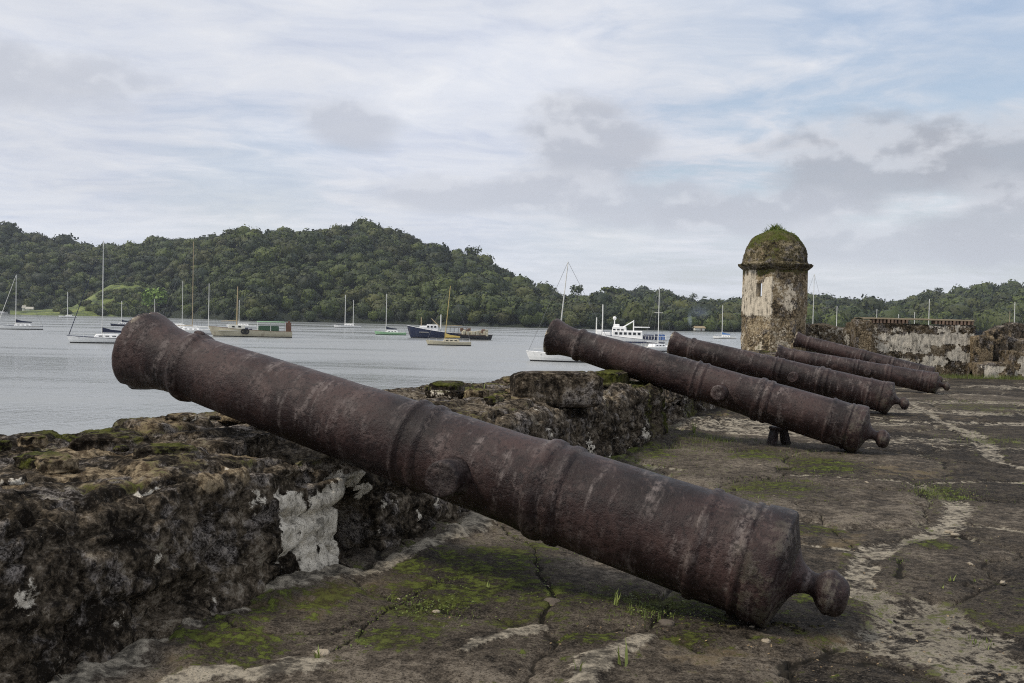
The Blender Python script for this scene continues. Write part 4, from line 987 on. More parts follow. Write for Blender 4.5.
# ------------------------------------------------------------------ walls at the end of the terrace
WALLM = mat_stone('plastered_wall', dark=(.014, .011, .007), mid=(.075, .058, .037), light=(.26, .22, .16), plaster=(.66, .60, .49), lichen=.5, sc=1.2, dist=.04)
def px_wall(x, D): return atY(x, 326, D)
WY = 27.3
def wmask(zones, base=(.22, .20, .35)):
    """zones: (px0, px1, py0, py1, plaster, tan) on the plane at WY"""
    def f(b, V, d):
        n = len(b); x = 512 + FPX * (V[:, 0] / V[:, 1] * .99973); x = x - 0
        # project properly
        dx, dy, dz = V[:, 0], V[:, 1], V[:, 2] - EYE
        z_ = dy * f_.y + dz * f_.z; u = 512 + FPX * (dx * r_.x + dy * r_.y + dz * r_.z) / z_; v = 341.5 - FPX * (dx * u_.x + dy * u_.y + dz * u_.z) / z_
        nz = fbm(V, 2.0, 4, .6, 3); nz2 = fbm(V, 1.1, 3, .55, 8)
        pl = np.full(n, base[0]) + .35 * nz; mo = np.full(n, base[1]) + .4 * nz2; ta = np.full(n, base[2] * .6) + .5 * fbm(V, 3, 3, .6, 6)
        uu = u + 12 * nz + 5 * fbm(V, 6, 3, .6, 14); vv = v + 4.5 * fbm(V, 3, 4, .65, 9)
        for a, b_, c, d_, p, t in zones:
            ins = (uu > a) & (uu < b_) & (vv > c) & (vv < d_)
            pl = np.where(ins, p, pl); ta = np.where(ins, t, ta); mo = np.where(ins, .02, mo)
        return np.clip(np.stack([pl, mo, ta], -1), 0, 1)
    return f
def end_walls():
    rt = empty('plastered_wall', (0, 0, 0)); tag(rt, 'tall ruined end wall with white plaster patches and a brick top', 'wall')
    a, b = px_wall(856, WY), px_wall(976, WY + .3)
    z0, z1 = -.15, 1.42
    box = lambda t, lo, hi: [(0.0, lo), (0.0, (lo + hi) / 2), (.01, hi - .03), (.04, hi), (t / 2, hi + .01), (t - .04, hi), (t, hi - .03), (t, lo)]
    zones = [(884, 980, 334, 345, 1.0, .2), (884, 925, 345, 353, .66, .1), (918, 945, 356, 366, .70, .2), (946, 972, 351, 360, .92, .1), (955, 962, 347, 352, .9, .1), (876, 884, 331, 352, .62, .9), (864, 877, 330, 352, .30, 1.0), (903, 916, 359, 364, .7, .2),
             (935, 950, 325, 333, .62, .2), (958, 966, 326, 333, .8, .2), (895, 903, 325, 331, .55, .2), (908, 918, 345, 348, .6, .1)]
    rough_wall('masonry', a, b, box(.7, z0, z1), 260, 90, [(.03, 1.5, 4), (.022, 6, 3)], WALLM, wmask(zones), rt, 3, heightf=lambda s: z1 + .02 * np.sin(s * 2.1) + .015 * np.sin(s * 7))
    MBR = simple('old_brick', (.23, .16, .115), .9, var=.5, scale=3, bump=.5); MBC = simple('brick_mortar', (.20, .165, .11), .95, var=.4, scale=5)
    d = Vector((b.x - a.x, b.y - a.y, 0)).normalized(); nrm = Vector((-d.y, d.x, 0)); rz = math.atan2(d.y, d.x); random.seed(4)
    L = (b - a).length; cop = MB(); m2 = MB(); s = .08
    while s < L - .05:
        px = 856 + 120 * s / L
        if 872 < px < 908 or 932 < px < 974:
            h = random.uniform(.085, .125)
            q = a + d * s + nrm * .10; cop.box((q.x, q.y, 1.475), (.055, random.uniform(.20, .26), .11), rz + random.uniform(-.05, .05), ry=random.uniform(-.06, .06))
        s += .105
    cop.build('brick_coping', MBR, rt)
    rough_wall('coping_ledge', a + nrm * .3 + d * .2, b + nrm * .3 - d * .05, [(-.32, 1.525), (-.32, 1.545), (-.30, 1.565), (.3, 1.565), (.32, 1.545), (.32, 1.525)], 120, 24, [(.012, 3, 3)], MBC, None, rt, 8)
    # low wall between turret and tall wall
    a2, b2 = px_wall(802, 28.4), px_wall(857, 27.6)
    o = rough_wall('low_wall', a2, b2, box(.6, z0, 1.36), 120, 60, [(.04, 1.3, 4), (.025, 5, 3)], WALLM, wmask([(842, 850, 333, 345, .6, .5), (825, 842, 328, 334, .55, .6), (808, 820, 333, 343, .5, .8), (815, 860, 322, 327, .1, .9)]), None, 9, heightf=lambda s: 1.33 + .07 * np.sin(s * 3.1 + 1) * np.sin(s * 1.3))
    tag(o, 'lower broken wall between the turret and the tall plastered wall', 'wall')
    # buttress-like pier at the left end
    a3, b3 = px_wall(856, WY - .22), px_wall(872, WY - .22)
    o = rough_wall('masonry_pier', a3, b3, box(.4, z0, 1.50), 40, 60, [(.03, 1.8, 4), (.015, 6, 3)], WALLM, wmask([(857, 876, 333, 352, .3, 1.0)]), None, 13)
    tag(o, 'brownish pier at the left end of the tall plastered wall', 'pier')
    # ruins to the right
    def pier(x0, x1, y0, D, th_, lab, name='masonry_pier', zones=(), base=(.05, .2, .5), hf=0.03, mat=WALLM, cat='pier', zb=-.15):
        z = atY((x0 + x1) / 2, y0, D).z; seed = int(x0) % 37
        o = rough_wall(name, px_wall(x0, D), px_wall(x1, D), box(th_, zb, z), max(16, int((x1 - x0) * 2)), 50, [(.05, 1.4, 4), (.03, 5, 3)], mat, wmask(list(zones), base), None, seed, heightf=lambda s: z + hf * np.sin(s * 6 + seed))
        tag(o, lab, cat)
    DK = mat_stone('blackened_stone', dark=(.010, .009, .008), mid=(.035, .029, .022), light=(.14, .11, .08), lichen=.3)
    pier(974, 994, 336, 27.4, .5, 'rough brown masonry pier just right of the tall plastered wall', base=(.0, .1, .75))
    pier(992, 1009, 328, 27.7, .6, 'black stained ruined pier right of the brown one', mat=DK, hf=.08)
    pier(1007, 1034, 338, 27.9, .6, 'brown masonry block behind the low white patched step', name='masonry_block', base=(.0, .15, .6), cat='ruin')
    pier(1006, 1012, 331, 28.6, .4, 'small pale stone stump between the black piers', name='masonry_block', base=(.1, .1, .9), cat='ruin', hf=.05)
    pier(1012, 1036, 326, 28.9, .6, 'blackened rounded ruin at the right edge', name='masonry_block', mat=DK, hf=.10, cat='ruin')
    pier(979, 1016, 363, 26.6, .7, 'low masonry step with a white plaster patch at the foot of the ruins', name='masonry_step', zones=[(982, 1002, 366, 377, .95, .2), (1002, 1007, 366, 377, .4, 1)], base=(.2, .3, .5), cat='step')
    pier(1014, 1060, 352, 26.7, .8, 'ruined block with pale patches at the right edge of the terrace', name='masonry_block', zones=[(1018, 1030, 358, 376, .9, .2)], base=(.1, .3, .4), cat='ruin')
    pier(1058, 1300, 345, 26.9, .8, 'long ruined wall beyond the right edge', name='end_wall', base=(.3, .3, .4), cat='wall')
end_walls()

# ------------------------------------------------------------------ boats
MH = {k: simple(k + '_boat_paint', c, .4, var=.07, scale=.8, stain=s_, boot=True) for k, c, s_ in (('white', (.88, .88, .86), .08), ('cream', (.50, .46, .34), .6), ('navy', (.020, .028, .065), .3), ('pale', (.62, .62, .56), .3), ('green', (.30, .52, .30), .3), ('brown', (.15, .085, .055), .5), ('blue', (.05, .12, .32), .2), ('yellow', (.56, .42, .12), .3), ('dark', (.025, .026, .032), .2))}
MMAST = simple('mast_metal', (.78, .78, .74), .5); MWOOD = simple('mast_wood', (.40, .31, .18), .6); MDECK = simple('boat_deck', (.52, .50, .44), .7, var=.15)
MGLASS = simple('dark_window_glass', (.02, .025, .03), .15); MROPE = simple('rigging', (.16, .16, .16), .6); MCLOTHB = simple('navy_canvas', (.022, .028, .055), .85); MCLOTHK = simple('blue_canvas', (.06, .18, .45), .8)
MRUST = simple('rust', (.13, .065, .042), .9, var=.5, scale=2); MTYRE = simple('tyre_rubber', (.02, .02, .02), .9)
def hull(L, B, fb, fs, mat, root, draft=.35, stripe=None, transom=.75, name='hull', yo=0.0, sheer=.12):
    n, m = 22, 9; V = []
    for i in range(n):
        t = i / (n - 1); x = -L / 2 + L * t
        w = B / 2 * (transom + (1 - transom) * min(1, t / .4)) * (1 - max(0, (t - .45) / .55) ** 2.3) + .012
        h = fs + (fb - fs) * t ** 1.6 - sheer * math.sin(math.pi * t) * .8
        rake = (t ** 3) * L * .05
        for j in range(m):
            a = j / (m - 1); s_ = abs(2 * a - 1); sg = 1 if a > .5 else -1
            k = s_ ** .45
            zz = -draft + (h + draft) * (s_ ** 1.7)
            V.append((x + rake * s_ - (0.04 * L * (1 - s_) if t > .9 else 0), sg * w * min(1, k) + yo if s_ > 0 else yo, zz))
    V = np.array(V); F = grid_faces(n, m)
    bm = bmesh.new(); vs = [bm.verts.new(v) for v in V]
    for f in F: bm.faces.new([vs[i] for i in f])
    bm.faces.new([vs[j] for j in range(m)][::-1])
    for i in range(n - 1): bm.faces.new([vs[i * m], vs[(i + 1) * m], vs[(i + 1) * m + m - 1], vs[i * m + m - 1]][::-1])
    bmesh.ops.recalc_face_normals(bm, faces=bm.faces[:])
    me = bpy.data.meshes.new(name); bm.to_mesh(me); bm.free(); o = link(name, me, mat, root)
    mb = MB()
    for sg in (0, m - 1):
        mb.path([Vector(V[i * m + sg]) + Vector((0, 0, .02)) for i in range(0, n, 3)], .035 if L > 6 else .02, 5)
    mb.build('rub_rail', stripe or mat, root)
    return o
def boat_root(px0, px1, wl, bow, name, label, group=None, heading=0.0):
    cx = (px0 + px1) / 2; c = ground(cx, wl, SEA); D = c.y; a = math.atan2(c.x, c.y)
    k = D / FPX; L = (px1 - px0) * k
    rz = (math.pi - a if bow == 'l' else -a) + heading
    rt = empty(name, c, rz); tag(rt, label, 'sailboat' if 'sail' in name or 'yacht' in name else 'boat', group); sg = -1 if bow == 'l' else 1
    return rt, L, k, cx, sg
def sailboat(px0, px1, wl, bow, mx, mtop, label, hc='white', cover=None, wood=False, group='sailboats moored in the bay', lean=0.0, spread=True, second=None, furl=None, heading=0.0, thin=False, Lm=None, deckhouse=True, mastmat=None, stays=True):
    rt, L, k, cx, sg = boat_root(px0, px1, wl, bow, 'sailboat', label, group, heading)
    if Lm: L = Lm
    B = L * .27 + .4; fb, fs = .115 * L, .085 * L
    hull(L, B, fb, fs, MH[hc], rt, stripe=MH['navy'] if hc == 'white' and int(px0) % 2 else None)
    mb = MB(); mb.box((-.02 * L, 0, fs + .02), (L * .8, B * .55, .06)); mb.build('deck', MDECK, rt)
    if deckhouse:
        mb = MB(); mb.box((-.04 * L, 0, fs + .24), (L * .40, B * .55, .30 + .028 * L), bev=.08, taper=.84); cb = mb.build('cabin', MH['white'] if hc != 'cream' else MH['cream'], rt)
        for s_ in (-1, 1):
            for q in (-.14, -.04, .06): MB().box((q * L, s_ * B * .262, fs + .26), (L * .055, .03, .13)).build('window', MGLASS, cb)
    mxl = (mx - cx) * k * sg if not heading else (mx - cx) * k * sg * .3
    H = (wl - mtop) * k; r = max(.07, .075 * k / .2) * (.8 if thin else 1.0); r = min(r, .2)
    mm = mastmat or (MWOOD if wood else MMAST)
    top = (mxl + math.sin(lean) * H * sg, 0, H)
    mb = MB(); mb.tube((mxl, 0, fs), top, r, r * .75, 8); mb.build('mast', mm, rt)
    if spread:
        for q in (.45, .72) if H > 11 else (.6,):
            xx = mxl + (top[0] - mxl) * q; MB().tube((xx, -B * .3, H * q), (xx, B * .3, H * q), .03).build('spreader', mm, rt)
    bl = L * .36; bz = fs + .75
    mb = MB(); mb.tube((mxl, 0, bz), (mxl - bl, 0, bz + .1), .06); mb.build('boom', mm, rt)
    if cover:
        mb = MB(); mb.poly([(mxl, 0 - .11, bz), (mxl, -.11, bz + .75), (mxl - bl * .35, -.11, bz + .42), (mxl - bl, -.11, bz + .22), (mxl - bl, -.11, bz)], (0, .22, 0)); mb.build('sail_cover', cover, rt)
    if stays:
        bow_pt = (L * .52, 0, fb + .05)
        if furl:
            mb = MB(); mb.tube(bow_pt, top, .055, .03); mb.build('furled_jib', furl, rt)
        mb = MB()
        if not furl: mb.tube(bow_pt, top, .018)
        mb.tube((-L * .5, 0, fs), top, .018); mb.tube((mxl, B * .42, fs), (top[0], 0, H * .98), .015); mb.tube((mxl, -B * .42, fs), (top[0], 0, H * .98), .015); mb.build('stay', MROPE, rt)
    if second:
        x2, t2 = second; q = (x2 - cx) * k * sg; mb = MB(); mb.tube((q, 0, fs), (q, 0, (wl - t2) * k), r * .8, r * .6); mb.build('mast', mm, rt)
    mb = MB()
    for q in np.linspace(-.46, .46, 7): mb.tube((q * L, B * .3 * (1 - abs(q)), fs), (q * L, B * .3 * (1 - abs(q)), fs + .6), .015, None, 5)
    mb.path([(q * L, B * .3 * (1 - abs(q)), fs + .6) for q in np.linspace(-.46, .46, 7)], .012, 5); mb.build('railing', MMAST, rt)
    return rt
sailboat(-7, 7, 313.6, 'l', -1, 288, 'tiny white sailboat at the left edge near the far shore')
sailboat(1, 41, 329.5, 'l', 16.2, 275, 'white sailboat with dark sail cover near the left edge', cover=MCLOTHB, furl=MMAST)
sailboat(73, 136, 343.2, 'l', 102.3, 241, 'white sailboat with tall mast and dark blue boom cover left of the near muzzle', cover=MCLOTHB, furl=MCLOTHB)
sailboat(60, 76, 317.6, 'l', 67.5, 292, 'small white sailboat in front of the grassy slope')
sailboat(112, 131, 326, 'l', 121.5, 301, 'small sailboat with dark bow just behind the boom of the tall masted white one', hc='navy', cover=MCLOTHB)
sailboat(147, 163, 322, 'l', 154.5, 299, 'distant sailboat showing only its mast above the near muzzle', thin=True)
sailboat(164, 196, 329, 'r', 182, 281, 'sailboat hidden by the cannon, with plain grey mast left of the tallest wooden one', thin=True)
sailboat(158, 200, 332.5, 'r', 191.6, 241, 'yacht hidden by the cannon, with the tallest wooden mast and cross spreader', wood=True)
sailboat(170, 215, 334, 'r', 207.7, 283, 'white sailboat just above the near barrel, right of the tall wooden mast')
sailboat(228, 256, 328, 'l', 239, 300, 'white sailboat lying behind the old wooden workboat', thin=True)
sailboat(335, 361, 327.8, 'l', 345, 295, 'two masted white sailboat near the far shore', second=(353, 300))
sailboat(376, 406, 335, 'l', 386, 294, 'white and pale green sailboat with dark sail cover left of the blue ship', hc='green', cover=MCLOTHB)
sailboat(428, 471, 345.5, 'l', 444.5, 286, 'cream sailboat with a leaning yellow mast in front of the blue ship', hc='cream', mastmat=MH['yellow'], cover=MH['yellow'], lean=R(4.5))
sailboat(530, 616, 362, 'l', 557, 262, 'white sailboat seen under the muzzle of the second cannon', lean=R(5), furl=None)
sailboat(640, 676, 351.5, 'r', 657, 287, 'white sailboat with thin mast close to the third muzzle', heading=R(55), Lm=8.5)
sailboat(714, 736, 338.8, 'l', 722, 305, 'small white sailboat with bright blue sail cover left of the turret', cover=MCLOTHK)
G2 = 'sailboats whose masts show above the end walls'
sailboat(790, 832, 352, 'l', 812, 274, 'sailboat with the thick tall mast just right of the turret', group=G2)
sailboat(822, 848, 341, 'l', 836, 306, 'sailboat showing a short mast over the low wall', group=G2)
sailboat(862, 890, 341, 'l', 876, 309, 'sailboat whose mast rises over the left end of the brick topped wall', group=G2, thin=True)
sailboat(888, 908, 339, 'l', 898, 314, 'sailboat showing the lowest mast tip over the middle of the brick topped wall', group=G2, thin=True)
sailboat(904, 926, 339, 'l', 914, 312, 'sailboat with mast tip right next to the taller mast behind the wall', group=G2, thin=True)
sailboat(912, 944, 345, 'l', 928, 299, 'sailboat with the tallest mast behind the brick topped wall', group=G2)
sailboat(990, 1030, 350, 'l', 1013, 302, 'sailboat with thick pale mast near the right edge', group=G2)
sailboat(998, 1020, 341, 'l', 1009, 311, 'sailboat with thin dark mast left of the pale one at the right edge', group=G2, thin=True, wood=True)

def workboat():
    rt, L, k, cx, sg = boat_root(214, 291, 337, 'l', 'workboat', 'old cream wooden workboat with green canopy and rusty stern box', None)
    X = lambda p: (p - cx) * k * sg
    hull(L, 3.6, 2.0, 1.2, MH['cream'], rt, stripe=MH['brown'], transom=.9)
    mb = MB(); mb.box((0, 0, 1.2), (L * .86, 3.0, .1)); mb.build('deck', MDECK, rt)
    mb = MB(); mb.tube((X(237), 0, 1.2), (X(237.5), 0, (337 - 287) * k), .12, .08); mb.tube((X(237), 0, 3.2), (X(222), 0, 3.0), .06); mb.build('mast', MWOOD, rt)
    mb = MB(); mb.box((X(237), 0, 1.9), (3.4, 2.2, .9), bev=.1, taper=.9); cb = mb.build('cabin', MH['pale'], rt)
    for p in (234, 240):
        for y in (-1.12, 1.12): MB().box((X(p), y, 2.0), (.5, .05, .3)).build('window', MGLASS, cb)
    mb = MB(); 
    for p in (257, 270, 284):
        for y in (-1.2, 1.2): mb.tube((X(p), y, 1.2), (X(p), y, 3.0), .05)
    mb.build('canopy_frame', MMAST, rt)
    mb = MB(); mb.box((X(270), 0, 3.05), (27 * k, 2.7, .16), bev=.05); mb.build('canopy', MH['green'], rt)
    mb = MB(); mb.box((X(268), 0, 1.75), (20 * k, 2.1, 1.0), bev=.1); mb.build('cargo_cover', simple('green_tarpaulin', (.05, .10, .06), .8), rt)
    mb = MB(); mb.box((X(287.5), 0, 2.0), (5 * k, 2.6, 1.9), bev=.05); mb.box((X(288), 0, 3.1), (2 * k, 1.2, .4), bev=.05); mb.build('stern_box', MRUST, rt)
    for p in (244, 246.5):
        mb = MB(); mb.torus((X(p), 1.86, 1.1), .42, .15); mb.build('tyre_fender', MTYRE, rt)
    mb = MB(); mb.torus((X(245), -1.86, 1.1), .42, .15); mb.build('tyre_fender', MTYRE, rt)
    mb = MB(); random.seed(3)
    for i in range(9): mb.box((X(random.uniform(222, 256)), random.uniform(-1, 1), 1.45), (random.uniform(.3, .9), .6, random.uniform(.3, .6)), bev=.04)
    mb.build('deck_gear', MH['navy'], rt)
workboat()
def trawler():
    rt, L, k, cx, sg = boat_root(410, 472, 338.5, 'l', 'fishing_boat', 'navy blue fishing boat with high bow and white wheelhouse', None)
    X = lambda p: (p - cx) * k * sg
    hull(L, 3.9, 2.75, 1.3, MH['navy'], rt, stripe=MH['white'], transom=.85, sheer=.3)
    mb = MB(); mb.box((-.05 * L, 0, 1.35), (L * .8, 3.1, .1)); mb.build('deck', MDECK, rt)
    mb = MB(); mb.box((X(432), 0, 2.3), (12 * k, 2.4, 1.5), bev=.1, taper=.92); mb.box((X(424), 0, 2.35), (9 * k, 2.3, .7), bev=.1); cb = mb.build('wheelhouse', MH['white'], rt)
    for s_ in (-1, 1):
        for p in (428, 431.5, 435): MB().box((X(p), s_ * 1.19, 2.6), (.45, .06, .4)).build('window', MGLASS, cb)
    mb = MB(); mb.tube((X(440.5), 0, 1.3), (X(440.5), 0, 24 * k), .13, .1); mb.build('mast', MMAST, rt)
    mb = MB(); mb.tube((X(421), 0, 2.2), (X(421), 0, 21 * k), .09); mb.build('mast', MWOOD, rt)
    mb = MB(); mb.tube((X(440.5), 0, 2.4), (X(431), 0, 4.4), .08); mb.tube((X(440.5), 0, 3.0), (X(462), 0, 2.9), .05); mb.build('boom', MWOOD, rt)
    mb = MB(); 
    for p in np.linspace(446, 470, 7): mb.tube((X(p), 1.4, 1.3), (X(p), 1.4, 2.5), .04)
    for p in np.linspace(446, 470, 7): mb.tube((X(p), -1.4, 1.3), (X(p), -1.4, 2.5), .04)
    mb.box((X(458), 0, 2.55), (24 * k, 2.9, .08)); mb.build('awning', simple('grey_awning', (.16, .15, .14), .8), rt)
    rt, L, k, cx, sg = boat_root(458, 491, 339.5, 'r', 'barge', 'low dark brown barge loaded with pale crates behind the blue ship', None)
    hull(L, 3.6, 1.1, 1.0, MH['dark'], rt, stripe=MH['brown'], transom=.95)
    mb = MB(); random.seed(8)
    for i in range(22): mb.box((random.uniform(-.4, .38) * L, random.uniform(-1, 1), 1.2 + random.uniform(0, .5)), (random.uniform(.4, 1.0), random.uniform(.5, 1), random.uniform(.5, 1.1)), random.uniform(0, .4), bev=.05)
    mb.build('cargo', MH['cream'], rt)
    mb = MB(); 
    for i in range(8): mb.box((random.uniform(-.4, .38) * L, random.uniform(-1, 1), 1.7 + random.uniform(0, .4)), (random.uniform(.4, .8), .5, random.uniform(.4, .8)), random.uniform(0, .4), bev=.05)
    mb.build('cargo_bundle', MH['brown'], rt)
trawler()
def ship():
    rt, L, k, cx, sg = boat_root(590, 666, 347.5, 'l', 'motor_ship', 'white motor ship with blue stripe and many masts seen over the second cannon', None)
    X = lambda p: (p - cx) * k * sg; Z = lambda y: (347.5 - y) * k
    hull(L, 4.2, 2.6, 1.5, MH['white'], rt, stripe=MH['navy'], transom=.92)
    mb = MB(); mb.box((-.06 * L, 2.02, 1.0), (L * .82, .05, .28)); mb.box((-.06 * L, -2.02, 1.0), (L * .82, .05, .28)); mb.build('hull_stripe', MH['navy'], rt)
    mb = MB(); mb.box((X(627), 0, 2.3), (30 * k, 3.4, 1.5), bev=.1); mb.box((X(619), 0, Z(330.5)), (15 * k, 2.8, 1.4), bev=.12, taper=.9); mb.box((X(616), 0, Z(326.0)), (6 * k, 1.6, .6), bev=.1); cb = mb.build('superstructure', MH['white'], rt)
    for s_ in (-1, 1):
        for p in (616, 620.5, 625, 629.5, 634, 638.5): MB().box((X(p), s_ * 1.71, 2.55), (.5, .05, .42)).build('window', MGLASS, cb)
        for p in (614, 618, 622): MB().box((X(p), s_ * 1.36, Z(330.3)), (.45, .14, .4)).build('window', MGLASS, cb)
    for p, y in ((602, 305), (633, 320), (614, 317), (596, 318)):
        mb = MB(); mb.tube((X(p), 0, 1.6), (X(p), 0, Z(y)), .12, .09); mb.build('mast', MH['white'] if p > 604 else MMAST, rt)
    mb = MB(); mb.tube((X(633), 0, Z(321)), (X(623), 0, Z(327)), .10); mb.tube((X(633), 0, Z(327)), (X(649), 0, Z(327)), .09); mb.build('boom', MH['white'], rt)
    mb = MB(); mb.ball((X(614), 0, Z(318.5)), .35); mb.tube((X(614), -.7, Z(321)), (X(614), .7, Z(321)), .05); mb.build('radar', MH['white'], rt)
    mb = MB(); mb.box((X(606), 0, 2.2), (8 * k, 3, .9), bev=.1); mb.box((X(599), 0, 2.5), (5 * k, 2.2, 1.2), bev=.1); mb.build('foredeck_house', MH['white'], rt)
    mb = MB(); mb.box((X(648), 0, 2.0), (11 * k, 2.8, .9), bev=.2); mb.build('deck_gear', MH['navy'], rt)
    for p in (656, 659, 662.5):
        for y in (-.9, .9):
            mb = MB(); mb.tube((X(p), y, 1.4), (X(p), y, 2.5), .28, seg=12); mb.build('barrel', MH['blue'] if p > 657 else MH['navy'], rt)
    mb = MB()
    for p in np.linspace(642, 665, 9):
        for y in (-1.95, 1.95): mb.tube((X(p), y, 1.4), (X(p), y, 2.2), .03, None, 5)
    for y in (-1.95, 1.95): mb.tube((X(642), y, 2.2), (X(665), y, 2.2), .03, None, 5)
    mb.build('railing', MMAST, rt)
ship()

# huts on the shore, smoke
def hut(px, py, w, h, D, label, roofc, group=None):
    k = D / FPX; c = atY(px, py, D); c.z = max(c.z, SEA + .6) ; rt = empty('hut', c, R(8)); tag(rt, label, 'hut', group); W, H = w * k, h * k
    mb = MB(); mb.box((0, 0, H * .3), (W * .8, W * .5, H * .6)); wl_ = mb.build('wall', MH['pale'], rt)
    mb = MB(); mb.box((W * .1, -W * .252, H * .25), (W * .1, .06, H * .4)); mb.build('door', MRUST, wl_)
    mb = MB(); a, b, z0, z1 = W / 2, W * .34, H * .55, H
    mb.poly([(-a, -b, z0), (a, -b, z0), (a * .9, 0, z1), (-a * .9, 0, z1)], (0, 0, .12)); mb.poly([(-a, b, z0), (a, b, z0), (a * .9, 0, z1), (-a * .9, 0, z1)][::-1], (0, 0, .12)); mb.build('roof', roofc, rt)
RF = simple('pale_roof', (.42, .40, .34), .7); RF2 = simple('thatch', (.28, .22, .13), .9)
hut(699, 331.6, 12, 4.5, 545, 'open hut with pale tan roof on the shore right of the smoke', RF2)
hut(30, 311.5, 8, 4.5, 748, 'small white hut on the far left shore', RF)
hut(24, 311.5, 4, 6, 749, 'tiny pale shed beside the white hut on the far left shore', RF)
def smoke(dens_k, puffs):
    m = bpy.data.materials.new('smoke'); m.use_nodes = True; t = NT(m.node_tree); t.n.clear(); out = t.add('ShaderNodeOutputMaterial')
    g = t.add('ShaderNodeTexCoord').outputs['Object']
    ln = t.add('ShaderNodeVectorMath', {0: t.vmath('MULTIPLY', g, (1, 1, 1))}, operation='LENGTH').outputs['Value']
    n = t.noise(t.add('ShaderNodeMapping', {0: g, 'Scale': (1, 1, .6)}).outputs[0], 2.2, 4, .6, .5)
    dens = t.math('MULTIPLY', t.smap(t.math('ADD', ln, t.math('MULTIPLY', t.math('SUBTRACT', n, .5), 1.4)), .9, .15), dens_k)
    v = t.add('ShaderNodeVolumePrincipled', {'Color': (.62, .74, .92, 1), 'Density': dens, 'Anisotropy': .1}); t.l.new(v.outputs[0], out.inputs['Volume'])
    for (px, py, sx, sz, D) in puffs:
        V, F = icos(3); o = np_mesh('smoke', V, F, m); c = atY(px, py, D); k = D / FPX; o.location = c; o.scale = (sx * k * 1.3, sx * k * 1.3, sz * k); o['kind'] = 'stuff'
        o['label'] = 'thin blue smoke rising from the shore' if sx < 5 else 'faint wider smoke drifting above the plume'; o['category'] = 'smoke'
smoke(.22, ((690, 320, 2.8, 9.5, 540),))
smoke(.022, ((700, 312, 12, 9, 546),))

